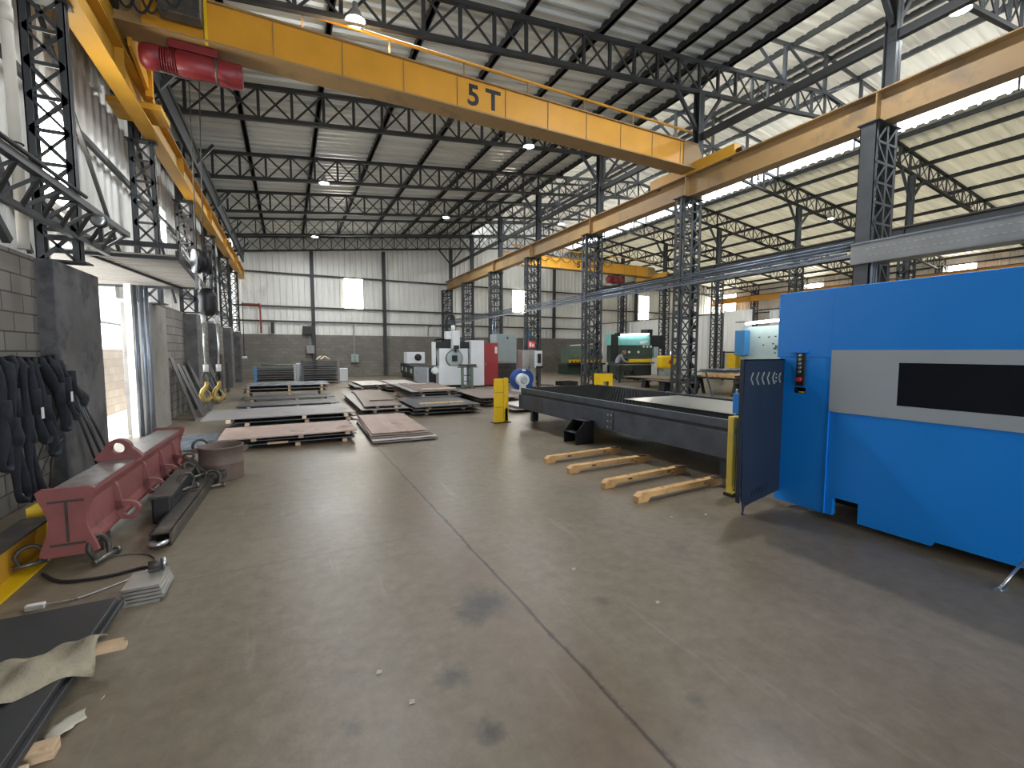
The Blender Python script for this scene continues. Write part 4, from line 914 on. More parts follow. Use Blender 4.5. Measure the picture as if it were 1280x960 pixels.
# far yellow guard pair
T = thing('machine_guard_post','bright yellow light curtain guard standing at the far end of the table','post',(4.18,9.0,0))
part(T,'front_panel',MB().box(4.04,4.26,8.90,8.96,.02,.99,.008),'guard'); part(T,'side_panel',MB().box(4.33,4.42,8.98,9.06,.02,1.0,.008),'guard')
part(T,'rear_link',MB().box(4.20,4.40,8.98,9.02,.02,.32),'guard'); part(T,'foot',MB().box(4.02,4.44,8.88,9.08,0,.02),'black')
part(T,'optic_strip',MB().box(4.262,4.272,8.92,8.95,.1,.95),'black')
for z in (.35,.68): part(T,'joint_line',MB().box(4.045,4.255,8.896,8.90,z,z+.012),'yellowdirty')

# ------------------------------------------------------------------ sheets and timbers on the floor, left row
def sheet(label, x0,x1,y0,y1,z,mat,th=.02,rot=0,group='steel sheets of the left row',name='steel_sheet',edge=None, warp=0):
    cx,cy=(x0+x1)/2,(y0+y1)/2; b=MB(); a,c=(x1-x0)/2,(y1-y0)/2
    if warp:
        n=6
        for i in range(n):
            xa=-a+2*a*i/n; xb=-a+2*a*(i+1)/n; za=warp*math.sin(3*i); zb=warp*math.sin(3*(i+1))
            b._hex([(xa,-c,za),(xb,-c,zb),(xb,c,zb),(xa,c,za),(xa,-c,za+th),(xb,-c,zb+th),(xb,c,zb+th),(xa,c,za+th)])
        bmesh.ops.remove_doubles(b.bm,verts=b.bm.verts,dist=1e-5)
    else: b.box(-a,a,-c,c,0,th)
    o=add(name,b.mesh(name,mat),None,(cx,cy,z),(0,0,R(rot))); meta(o,label,'sheet',group,'thing'); return o
def timber(label,x0,x1,y0,y1,z0,z1,mat='wood',group='timber spacers between the sheets'):
    return solo('timber_spacer',MB().box(x0,x1,y0,y1,z0,z1,.004),mat,label,'timber',group)
def spacers(where, xs, y0, y1, z0, z1, mat='wood'):
    names=['left','middle','right','far right']
    for k,x in enumerate(xs): timber('%s timber spacer %s'%(names[k],where),x-.04,x+.04,y0,y1,z0,z1,mat)
# front pile
sheet('blue-grey sheet lying on the floor by the door, nearest to the rusty drum',-2.0,-.55,8.55,10.1,.012,'plateblue',.02,-3)
sheet('dark sheet at the bottom of the front left pile',-.98,1.02,8.35,9.5,.06,'plate',.014,1)
sheet('dark sheet second from the bottom of the front left pile',-.6,1.05,8.4,9.55,.115,'plate',.014,1)
sheet('pinkish sheet with scratches on top of the front left pile',-1.05,1.04,8.22,9.5,.19,'platepink',.016,1.2)
spacers('under the bottom sheet of the front left pile',(-.7,.1,.85),8.3,9.5,.0,.058)
spacers('just under the pinkish front sheet',(-.55,.15,.9),8.28,9.5,.131,.188,'woodpale')
timber('timber stub sticking out left of the pinkish sheet',-.35,-.05,8.2,8.27,.08,.11)
sheet('dark sheet at the bottom of the second left pile',-1.1,1.15,9.95,11.3,.05,'plate',.016,1)
sheet('dark sheet in the middle of the second left pile',-.85,1.2,9.9,11.25,.14,'plate',.016,1)
sheet('dark sheet close under the top of the second left pile',-1.0,1.25,9.9,11.3,.22,'plate',.016,.6)
sheet('pale dusty sheet on top of the second left pile',-1.5,1.22,9.86,11.5,.305,'plategrey',.018,1)
spacers('at the foot of the second left pile',(-.8,.2,1.),9.85,11.3,.0,.048)
spacers('low in the second left pile',(-.7,.3,1.),9.85,11.2,.068,.138)
spacers('under the pale top sheet of the second left pile',(-1.05,.25,1.05),9.82,11.4,.238,.303,'woodpale')
spacers('halfway up the second left pile',(-.75,.3,1.1),9.85,11.2,.158,.218)
# flat ones further back
timber('brown plank lying flat behind the second left pile',-1.3,-.45,12.3,12.5,.0,.05)
timber('pale plank lying flat behind the second left pile',-.8,-.1,12.7,12.95,.05,.09,'woodpale')
sheet('dark sheet lying low behind the second left pile',-1.2,1.2,12.6,13.7,.015,'plate',.02,1)
sheet('brown sheet lying low at the right behind the second left pile',.9,1.7,12.3,13.2,.01,'platebrown',.02,2)
sheet('dark wide sheet in the third left row',-1.3,1.3,13.9,15.1,.09,'plate',.02,1); spacers('under the third left row',(-1.,.2,1.1),13.85,15.,.0,.088)
sheet('dark wide sheet in the fourth left row',-1.2,1.3,15.3,16.4,.14,'plate',.02,.5); spacers('under the fourth left row',(-1.,.2,1.1),15.25,16.3,.0,.138)
sheet('lowest pale sheet of the rear left pile',-1.35,1.15,16.7,18.2,.24,'plategrey',.02,0)
sheet('orange-edged sheet in the rear left pile',-1.35,1.2,16.7,18.2,.34,'platebrown',.03,0)
sheet('pale blue-grey sheet on top of the rear left pile',-1.25,1.25,16.7,18.4,.46,'plateblue',.02,0)
spacers('under the lowest sheet of the rear left pile',(-1.2,0.,1.),16.65,18.1,.0,.238); spacers('in the middle of the rear left pile',(-1.2,0.,1.),16.65,18.1,.262,.338,'woodpale'); spacers('under the top sheet of the rear left pile',(-1.2,0.,1.),16.65,18.1,.372,.458)
# racks of cut frames in the back left
def rack(label,x0,x1,y0,y1,n,dz,posts,group='racks in the far left corner'):
    T=thing('sheet_rack',label,'rack',((x0+x1)/2,(y0+y1)/2,0),0,group)
    for k in range(n):
        z=.12+k*dz; part(T,'tray',MB().box(x0,x1,y0,y1,z,z+.035).box(x0+.02*(k%3),x1-.02*((k+1)%3),y0-.02,y0,z,z+.05),'plate' if k%2 else 'platedark')
    for x,m,h in posts: part(T,'post',MB().box(x-.05,x+.05,y0-.08,y0-.02,0,h),m)
    return T
rack('low rack of dark trays with pale end posts in the far left corner',-1.4,.25,24.9,26.2,6,.12,((-1.45,'blue2',.84),(.28,'white',.95)))
solo('foam_block', MB().box(.33,.55,24.7,25.0,0,1.0,.03),'white','white wrapped post standing between the two corner racks','post')
solo('tube_length', MB().cyl((-1.2,24.95,.93),(.2,25.0,.90),.045,n=12),'greenmid','grey-green tube resting on the low corner rack','tube')
rack('tall rack of dark trays against the end wall',.62,2.2,23.9,25.2,9,.115,((.60,'plate',1.2),(2.24,'plategrey',1.25)))
for k,(x,a) in enumerate(((1.25,.3),(1.45,.35),(1.85,-.2))):
    solo('scrap_board', MB().bar((x,24.1,1.2),(x+.35*math.copysign(1,a)*.6,24.4,1.36),.10,.02),'woodpale',['pale board end on the tall corner rack, first from the left','pale board end on the tall corner rack, second from the left','pale board end on the tall corner rack, last on the right'][k],'board','board ends on the tall rack')
solo('white_crate', MB().box(2.38,2.85,25.4,25.9,0,.68,.02),'white','small white box on the floor right of the tall corner rack','box')

# ------------------------------------------------------------------ centre piles
G='steel sheets of the centre piles'
sheet('lowest grey sheet of the near pinkish pile',1.28,2.42,7.75,10.3,.03,'plategrey',.012,-1.5,G)
CN=['second from the bottom','third from the bottom','fourth from the bottom']
for k in range(3): sheet('buckled pinkish sheet of the near centre pile, %s'%CN[k],1.28+.015*k,2.42-.02*k,7.8+.12*k,10.35+.05*k,.055+.022*k,['edge','platebrown','platepink'][k],.01,-1.5-.6*k,G,warp=.006)
sheet('warped pinkish sheet on top of the near centre pile',1.34,2.36,8.1,10.6,.125,'platepink',.01,-2.2,G,warp=.014)
for k,y in enumerate((7.9,9.1,10.2)): timber('%s bearer under the near pinkish pile'%['front','middle','back'][k],1.3,2.4,y,y+.06,0,.03)
def pile(where,x0,x1,y0,y1,n,h,mats,rot,jit):
    nm={2:['lower','upper'],3:['lowest','middle','top'],4:['lowest','second','third','top'],5:['lowest','second','middle','fourth','top'],6:['lowest','second','third','fourth','fifth','top'],7:['lowest','second','third','middle','fifth','sixth','top']}[n]
    zp=0; z=.05
    for k in range(n):
        gap=(k%2==0); z = zp+(.045+.02*random.random() if gap else .004)
        if k==0: z=max(z,h*.25)
        dx=random.uniform(-jit,jit); dy=random.uniform(-jit,jit)*1.6; sh=random.uniform(0,.25)*(k>0)
        m=mats[k%len(mats)]
        sheet('%s sheet of %s'%(nm[k],where),x0+dx+(sh if k%3 else 0),x1+dx,y0+dy+sh*.4,y1+dy,z,m,.014,rot+random.uniform(-2.2,2.2),G,warp=.004 if k>=n-2 else 0)
        if z-zp>.03:
            for q,x in enumerate((x0+.25+.15*random.random(),x1-.25-.2*random.random())):
                timber('%s timber below the %s sheet of %s'%(['left','right'][q],nm[k],where),x-.04,x+.04,y0+.06+max(dy,0),y1-.15,zp+.001,z-.006,['wood','platebrown','woodpale'][(q+k)%3])
        zp=z+.014
pile('the wide centre pile',2.75,4.5,10.75,13.2,5,.12,('plate','plate','plateblue','platebrown','plate'),0,.10)
pile('the long centre pile behind it',3.25,4.75,12.9,16.4,6,.9,('plate','plategrey','platebrown','plate','plategrey','platebrown'),-2,.07)
pile('the low centre-left pile',1.62,2.75,11.2,16.2,5,.1,('plate','platebrown','plate','plategrey','platebrown'),-2,.08)
pile('the far centre pile by the end wall',2.3,3.6,18.4,21.2,5,.3,('plate','platebrown','plategrey','plate','edge'),0,.06)
pile('the far pile before the tube cutter',3.5,4.7,17.6,20.6,5,.4,('plate','platebrown','plate','platebrown','edge'),0,.06)
pile('the pile right of the yellow guard',4.95,6.2,11.7,14.8,6,.15,('plate','platebrown','plate','platebrown','plate','platebrown'),-3,.08)
pile('the low pile by the table end',5.15,6.5,10.2,11.4,3,.1,('platebrown','plategrey','edge'),0,.06)

for k,(x0,x1,y,z,m,l) in enumerate(((3.62,4.7,13.3,.43,'woodpale','pale orange plank lying across the front of the long centre pile'),(3.0,4.2,11.2,.236,'forkpaint','orange strip lying on the wide centre pile'),(3.75,4.4,15.6,.43,'edge','pale sheet scrap at the back of the long centre pile'),(1.95,2.6,12.4,.26,'platebrown','brown strip lying on the low centre-left pile'),(1.3,1.8,10.85,.0,'platepink','pinkish scrap on the floor behind the near pinkish pile'))):
    solo('scrap_strip', MB().box(x0,x1,y,y+.16,0,.02),m,l,'strip','scrap strips on the piles').location.z = z
# ------------------------------------------------------------------ white tube cutter and cabinets at the end
T = thing('tube_laser_cutter','white and black tube cutting machine with a round chuck at the end wall','machine',(6.3,19.0,0),R(-5))
part(T,'front_body',MB().box(5.85,7.1,18.6,19.6,.12,.95,.015),'white')
part(T,'carriage',MB().box(5.9,7.2,18.7,19.4,.95,1.72,.015),'white')
part(T,'head_cover',MB().box(5.8,6.35,18.72,19.4,1.72,2.02,.01),'black'); part(T,'head_cover',MB().box(6.72,7.3,18.72,19.4,1.72,2.02,.01),'black')
ch = part(T,'chuck',MB().lathe([(.36,18.7),(.37,18.66),(.35,18.60),(.30,18.58),(.14,18.58)],(6.55,0,1.28),32,'y'),'greycab'); part(ch,'bore',MB().box(6.43,6.67,18.55,18.6,1.15,1.42,.01),'black'); 
part(ch,'ring',MB().lathe([(.38,18.68),(.38,18.62)],(6.55,0,1.28),32,'y'),'black')
part(T,'cutting_head',MB().box(6.42,6.75,18.4,18.75,1.72,2.48,.02),'white'); part(T,'nozzle',MB().box(6.46,6.70,18.38,18.45,1.70,1.85,.01).cyl((6.58,18.5,1.55),(6.58,18.5,1.72),.03,n=10),'black')
part(T,'motor',MB().box(6.18,6.44,18.6,18.95,2.12,2.46,.02).cyl((6.5,18.6,2.46),(6.5,18.6,2.72),.09,n=14),'white')
part(T,'side_cabinet',MB().box(7.25,7.85,18.4,19.4,.08,2.08,.015),'white')
bd = part(T,'bed',MB().box(5.5,6.4,19.2,28.2,.25,.85,.02).box(5.6,6.3,19.2,28.2,.0,.25),'black')
part(T,'bed_cover',MB().prism([(19.0,.08),(19.0,.88),(22.6,.80),(22.6,.08)],'yz',5.42,5.49),'bandgrey')
for y in (23.6,25.4,27.): part(T,'bed_window',MB().box(5.48,5.51,y,y+.6,.42,.66),'greycab')
rb = part(T,'rear_chuck_box',MB().box(5.55,6.6,25.8,27.,.88,1.55,.02),'white'); part(rb,'dial',MB().lathe([(.2,25.8),(.2,25.76),(.08,25.75)],(6.2,0,1.25),20,'y'),'black')
part(T,'round_guard',MB().lathe([(.15,18.9),(.15,18.66),(.12,18.64),(.05,18.64)],(5.72,0,.75),24,'y'),'white')
part(T,'cable_chain',MB().tube([(5.82,19.0,.95),(5.78,19.05,1.6),(5.80,19.1,2.05),(5.95,19.1,2.15),(6.3,19.1,2.15)],.06,8),'black')
part(T,'hose_loop',MB().tube([(6.35,19.2,2.4),(6.35,19.2,2.95),(6.45,19.2,3.18),(6.6,19.2,3.2),(6.7,19.2,3.05),(6.72,19.2,2.5)],.05,8),'black')
part(T,'side_rail',MB().box(5.6,5.75,18.7,18.9,1.0,2.0,.01),'white')
part(T,'foot_base',MB().box(5.95,7.0,18.7,19.5,0,.12),'black')
part(T,'maker_mark',MB().prism([(21.95,.50),(21.85,.60),(21.72,.56),(21.6,.60),(21.5,.50),(21.68,.46),(21.8,.49)],'yz',5.414,5.42),'grey')
T = thing('roller_stand','slim dark roller stand before the white tube cutter','stand',(6.85,17.9,0))
part(T,'roller',MB().cyl((6.45,17.9,1.0),(7.25,17.9,1.0),.05,n=14),'rustdark'); part(T,'arm',MB().box(6.4,7.3,17.85,17.95,.90,.94),'rustdark')
for x in (6.62,7.05): part(T,'leg',MB().box(x-.05,x+.05,17.85,17.95,.02,.92),'greenmid')
part(T,'foot',MB().box(6.55,7.12,17.7,18.1,0,.02),'rustdark')
for z in (.3,.55): part(T,'rung',MB().box(6.66,7.0,17.88,17.92,z,z+.03),'rustdark')
T = thing('red_cabinet','tall red steel cabinet between the tube cutter and the lattice column','cabinet',(8.35,19,0))
part(T,'body',MB().box(7.98,8.68,18.7,19.4,.05,1.98,.01),'redcab'); part(T,'door',MB().box(8.0,8.66,18.685,18.70,.1,1.95),'redcab'); part(T,'plinth',MB().box(8.0,8.66,18.75,19.35,0,.05),'black'); part(T,'notice',MB().box(8.50,8.62,18.675,18.685,1.5,1.8),'sign'); part(T,'handle',MB().box(8.03,8.06,18.66,18.685,.95,1.1),'chrome')
T = thing('chiller_unit','blue and white cooling unit half hidden behind the red cabinet','unit',(8.0,20.0,0)); part(T,'cabinet',MB().box(7.7,8.6,19.7,20.4,.7,1.75,.02),'blue'); part(T,'base',MB().box(7.72,8.58,19.72,20.38,0,.7),'white'); part(T,'stripe',MB().box(7.72,8.6,19.69,19.70,1.35,1.5),'white')
T = thing('power_cabinet','pale grey tall cabinet with a blue side panel behind the fourth column','cabinet',(9.2,20,0))
part(T,'body',MB().box(9.2,10.3,20,20.8,.1,2.45,.01),'greycab'); part(T,'door',MB().box(9.23,10.27,19.985,20.,1.05,2.4),'greycab'); part(T,'lower_door',MB().box(9.23,10.27,19.985,20.,.15,1.0),'rustdark'); part(T,'latch',MB().box(9.75,9.82,19.96,19.985,2.2,2.3),'black'); part(T,'plinth',MB().box(9.22,10.28,20.02,20.78,0,.1),'black')
solo('blue_column_panel', MB().box(9.95,10.32,18.55,18.62,1.72,2.55,.01).box(9.98,10.29,18.62,18.66,0,1.72),'blue2','blue upright sheet panel beside the grey cabinet','panel')
T = thing('metal_locker','brushed metal locker standing before the grey power cabinet','cabinet',(9.55,17.0,0))
part(T,'body',MB().box(9.0,9.65,16.9,17.4,.05,1.65,.01),'stainless'); part(T,'door',MB().box(9.02,9.32,16.885,16.9,.1,1.6).box(9.34,9.63,16.885,16.9,.1,1.6),'stainless'); part(T,'handle',MB().box(9.29,9.31,16.86,16.885,.8,.95),'black'); part(T,'base',MB().box(9.02,9.63,16.92,17.38,0,.05),'black')
T = thing('tool_rig','pale upright tool rig with black fittings beside the metal locker','rig',(9.4,16.2,0))
part(T,'plate',MB().box(9.28,9.62,16.3,16.36,.9,1.62,.01),'white'); part(T,'fitting',MB().box(9.38,9.52,16.2,16.3,1.1,1.5,.02).box(9.30,9.6,16.18,16.28,.88,.98,.01),'black'); part(T,'post',MB().box(9.42,9.48,16.3,16.36,0,.9),'rustdark')
T = thing('extraction_fan','blue rounded extraction fan with a pale motor beyond the table end','fan',(8.5,15.8,0))
sc_=[]
for i in range(33):
    a=math.pi*2*i/32*.78-.5; r=.40+.10*i/32; sc_.append((8.48+r*math.cos(a),.47+r*math.sin(a)*.95))
part(T,'scroll_housing',MB().prism(sc_+[(8.30,.02),(8.85,.02)],'xz',15.75,16.15),'bluedeep'); part(T,'motor',MB().cyl((8.32,15.5,.46),(8.32,15.76,.46),.24,.27,24),'white'); part(T,'motor_hub',MB().cyl((8.32,15.44,.46),(8.32,15.5,.46),.12,.16,20),'greycab')
part(T,'badge',MB().box(8.36,8.52,15.735,15.75,.80,.88,.01),'sign'); part(T,'base',MB().box(8.1,8.95,15.5,16.2,0,.05),'white'); part(T,'foot_bracket',MB().box(8.22,8.42,15.52,15.72,.05,.24),'white')

# ------------------------------------------------------------------ middle nave: yellow box, tray, tables, presses, shear
T = thing('column_guard','low yellow guard box around the foot of the third column','guard',(10.1,12.8,0))
part(T,'shell',MB().box(9.88,10.05,12.7,12.74,0,.80).box(10.28,10.45,12.7,12.74,0,.80).box(10.05,10.28,12.7,12.74,.52,.80).box(9.88,9.92,12.74,13.05,0,.80).box(10.41,10.45,12.74,13.05,0,.80),'guard'); part(T,'dark_top',MB().box(9.92,10.41,12.74,13.05,.76,.82,.01),'black'); part(T,'inner_post',MB().box(10.12,10.2,12.85,12.93,0,.7),'blue2')
T = thing('oil_tray','black open tray on the floor behind the cutting table','tray',(11.7,17.5,0))
b=MB(); b.box(11.3,12.1,17.2,17.9,0,.02); b.box(11.3,12.1,17.2,17.22,.02,.19); b.box(11.3,12.1,17.88,17.9,.02,.19); b.box(11.3,11.32,17.22,17.88,.02,.19); b.box(12.08,12.1,17.22,17.88,.02,.19); part(T,'tray',b,'black'); part(T,'grip',MB().box(11.6,11.8,17.17,17.2,.12,.15),'black')
solo('floor_grate', MB().box(10.6,11.1,17.7,18.3,0,.03),'black','flat dark mat on the floor left of the open tray','mat')
T = thing('trestle_table','low plate lying across black trestles behind the cutting table','table',(15.,15.,0))
part(T,'plate',MB().box(13.8,16.0,13.4,16.0,.42,.45),'platebrown'); part(T,'beam',MB().box(13.7,16.2,13.7,13.8,.32,.42).box(13.7,16.2,15.6,15.7,.32,.42),'black')
for x,y in ((14.1,14.9),(14.2,13.7),(15.9,13.75),(15.9,15.65)): part(T,'leg',MB().prism([(x-.16,0),(x+.16,0),(x+.08,.32),(x-.08,.32)],'xz',y-.12,y+.12),'black')
T = thing('work_table','black steel work table on splayed legs before the white press','table',(15.2,11.2,0))
part(T,'top',MB().box(13.7,17.2,10.2,12.4,.60,.66),'black'); part(T,'rail',MB().box(13.75,17.15,10.22,10.3,.48,.60),'rustdark')
for x,y in ((14.0,11.9),(14.1,10.4),(16.6,10.4),(16.6,12.1)): part(T,'leg',MB().bar((x-.22,y,0),(x-.04,y,.6),.09,.09).bar((x+.22,y,0),(x+.04,y,.6),.09,.09),'black')
for k in range(4):
    x=14.1+.72*k; T = thing('steel_block','rust-orange block on the black work table, %s from the left'%ORD[k],'block',(x,11.0,.66),0,'rust blocks on the work table')
    part(T,'block',MB().box(x-.28,x+.26,10.4,11.7,.66,.80,.01),'forkpaint'); part(T,'notch',MB().box(x-.15,x+.12,10.39,10.4,.68,.74),'black')
for k in range(3):
    sheet('dark plate lying over the rust blocks, %s'%['lowest','middle','topmost'][k],13.9+.1*k,16.9-.15*k,10.75+.1*k,12.0,.805+.045*k,['plateblue','plate','plateblue'][k],.03,1-k,'plates on the work table')
sheet('grey plate leaning flat on the lower shelf left of the work table',13.2,13.65,12.5,14.,.40,'platebrown',.03,0,'plates on the work table'); solo('plate_trestle',MB().prism([(13.25,0),(13.6,0),(13.5,.40),(13.35,.40)],'xz',13.0,13.3),'black','small black trestle under the grey plate left of the work table','trestle')
# green press
T = thing('press_brake','large dark green press with a teal hood and lamp on the far side','press',(18.1,20.5,0))
part(T,'lower_frame',MB().box(16.9,19.5,20.2,21.0,.0,.95,.02),'green'); part(T,'ram',MB().box(16.85,19.45,20.05,20.6,1.15,1.95,.02),'green'); part(T,'upper_frame',MB().box(16.95,19.4,20.3,21.2,.95,2.2,.02),'green')
part(T,'hood',MB().prism([(20.0,1.95),(20.0,2.45),(20.3,2.6),(21.1,2.6),(21.1,1.95)],'yz',16.75,19.2),'teal'); 
part(T,'tooling',MB().box(17.6,19.4,19.98,20.1,.95,1.14,.01),'guard'); part(T,'motor_unit',MB().box(19.15,20.4,20.1,21.0,1.75,2.55,.03).box(19.2,19.6,20.2,20.8,2.55,2.9,.02),'greenmid' if False else 'black')
part(T,'lamp_tube',MB().cyl((16.75,19.9,2.52),(19.0,19.9,2.6),.05,n=10),M['tubelamp']); part(T,'lamp_arm',MB().box(16.62,16.72,19.9,20.4,1.0,2.55).box(16.55,16.8,19.8,20.0,2.45,2.62),'black')
part(T,'hood_mark',MB().prism([(18.42,2.03),(18.46,2.17),(18.66,2.2),(19.05,2.24),(19.0,2.14),(18.74,2.06)],'xz',19.985,20.0),'sign')
for x in (17.65,18.35): part(T,'gauge',MB().cyl((x,20.0,1.55),(x,20.06,1.55),.07,n=14),'sign')
for x in (18.75,19.02,19.3): part(T,'button_lamp',MB().cyl((x,20.0,1.87),(x,20.06,1.87),.065,n=12),'sign')
part(T,'side_box',MB().box(19.55,19.9,20.0,20.3,1.2,1.85,.01),'greycab')
part(T,'table_edge',MB().box(16.9,19.5,19.9,20.2,.86,.93),'rustdark'); part(T,'brace_bar',MB().bar((19.45,19.6,0.02),(19.35,19.95,.92),.06,.04),'white')
T = thing('control_pedestal','yellow control cabinet with a small screen right of the green press','cabinet',(19.2,18.8,0))
part(T,'cabinet',MB().box(18.75,19.9,18.5,19.0,.62,1.35,.08),'guard'); part(T,'base',MB().box(18.9,19.8,18.55,18.95,0,.62),'greycab'); sc=part(T,'display',MB().box(19.35,19.7,18.6,18.66,1.38,1.62,.01),'black'); part(sc,'screen',MB().box(19.38,19.67,18.594,18.6,1.41,1.59),M['screen']); part(T,'emblem',MB().prism([(19.15,.9),(19.45,.9),(19.3,1.16)],'xz',18.49,18.5),'signred'); part(T,'stalk',MB().box(19.5,19.54,18.62,18.66,1.3,1.4),'black')
T = thing('tool_cart','dark cluttered tool bench in front of the green press','bench',(16.,18.3,0))
part(T,'top',MB().box(14.9,17.1,17.6,18.6,.86,.90),'rustdark'); part(T,'shelf',MB().box(15.,17.,17.7,18.5,.35,.38),'rustdark')
for x,y in ((14.95,17.65),(17.0,17.65),(14.95,18.55),(17.0,18.55)): part(T,'leg',MB().box(x-.04,x+.04,y-.04,y+.04,0,.86),'black')
part(T,'side_panel',MB().box(15.9,16.9,17.66,17.7,.1,.82),'black')
for k in range(5):
    x=15.1+.38*k; solo('tool_bin', MB().box(x,x+.28,17.8,18.2,.381,.55+.03*(k%3),.01),'rustdark','dark bin on the shelf of the tool bench, %s from the left'%ORD[k],'bin','bins on the tool bench')
T = thing('plate_shear','green guillotine shear with a yellow hold-down strip by the end wall','machine',(18.2,25.6,0))
part(T,'base',MB().box(17.0,20.0,25.4,26.6,.0,.75,.02),'green'); part(T,'table',MB().box(17.0,20.0,25.1,25.5,.66,.78,.01),'black'); part(T,'upper_body',MB().prism([(25.5,.8),(25.4,1.2),(25.7,1.95),(26.6,1.95),(26.6,.8)],'yz',17.2,20.0),'greenmid'); hd=part(T,'hold_down',MB().box(17.1,19.9,25.3,25.42,.82,1.02),'guard')
for k in range(9): part(hd,'slot',MB().box(17.25+.3*k,17.33+.3*k,25.29,25.3,.84,.95),'black')
part(T,'lamp_tube',MB().cyl((17.0,25.1,1.98),(19.4,25.1,2.12),.04,n=8),'sign'); part(T,'side_box',MB().box(19.0,19.5,25.2,25.5,1.2,1.75,.02),'black'); part(T,'notice',MB().box(19.5,19.8,25.35,25.4,1.25,1.5),'sign')
solo('dark_bundle', MB().box(18.6,19.2,24.3,24.8,0,.18,.04),'rubber','small dark bundle on the floor before the green shear','bundle')
# white press brake on the right
T = thing('white_press','pale green-white press brake with a blue side box behind the navy guard','press',(19.4,13,0))
part(T,'front_plate',MB().box(19.0,19.15,10.6,13.9,1.05,2.72,.01),'palegreen'); part(T,'side_frame',MB().box(19.15,20.4,13.4,13.9,.0,2.6,.02),'palegreen'); part(T,'rear_body',MB().box(19.15,20.4,10.6,13.4,1.1,2.5,.02),'palegreen')
part(T,'lower_beam',MB().box(19.0,20.0,10.6,13.4,0,.75,.02),'black'); part(T,'die_rail',MB().box(18.9,19.15,10.7,13.6,.78,.95),'guardpale'); part(T,'die_block',MB().box(18.95,19.1,10.7,13.5,.95,1.04),'blue2')
part(T,'side_box',MB().box(18.62,19.0,13.45,13.95,1.42,2.55,.015),'blue2'); part(T,'lamp_tube',MB().cyl((18.75,10.6,2.98),(18.75,13.5,2.86),.06,n=10),M['tubelamp']); part(T,'lamp_arm',MB().box(18.7,18.74,13.4,14.0,2.92,2.96),'black')
part(T,'yellow_unit',MB().box(19.2,19.7,14.3,14.8,.3,1.5,.03),'guard')
for y,z in ((12.95,2.2),(12.75,1.85),(12.5,2.2),(12.2,2.22),(12.3,1.9),(12.25,1.7),(12.2,1.5),(11.9,2.55),(11.75,1.95),(11.72,1.85)):
    part(T,'plate_mark',MB().box(18.992,19.0,y,y+.09,z,z+.05),'black')
kk = MB(); kk.tube([(18.99,12.24,1.66),(18.99,12.21,1.88)],.018,6); kk.tube([(18.99,12.06,1.88),(18.99,12.20,1.77),(18.99,12.08,1.67)],.018,6); kk.tube([(18.99,12.06,1.68),(18.99,11.98,1.76),(18.99,11.93,1.68),(18.99,11.86,1.78),(18.99,11.80,1.68),(18.99,11.72,1.80),(18.99,11.66,1.70)],.018,6); part(T,'brush_mark',kk,'black')
part(T,'clamp',MB().box(18.8,19.0,11.9,12.3,1.05,1.22,.03),'black'); part(T,'clamp_cover',MB().prism([(11.75,1.05),(12.15,1.05),(12.0,1.18)],'yz',18.76,18.80),'sign')
# corrugated partition along the far column row
pt = MB(); pt.corr((22.55,16.8,0),(0,1,0),(0,0,3.74),(-1,0,0),12.9,.40,.05); pt.corr((22.55,4.5,0),(0,1,0),(0,0,3.74),(-1,0,0),10.4,.40,.05); struct('wall_partition', pt, M['galvwall'])
solo('partition_rail', MB().bar((22.5,4.5,3.78),(22.5,29.7,3.78),.06,.06),'steel','dark rail capping the ribbed partition behind the presses','rail')
T = thing('ribbed_screen','ribbed metal panel hanging on a dark frame between the two presses','panel',(21.4,15.9,1.4))
part(T,'panel',MB().corr((21.3,15.0,1.6),(0,1,0),(0,0,2.15),(-1,0,0),1.65,.30,.05),'galvwall'); part(T,'frame',MB().box(21.3,21.4,14.95,15.05,0,3.8).box(21.3,21.4,16.6,16.7,0,3.8).box(21.3,21.36,15,16.7,1.5,1.58),'steel')

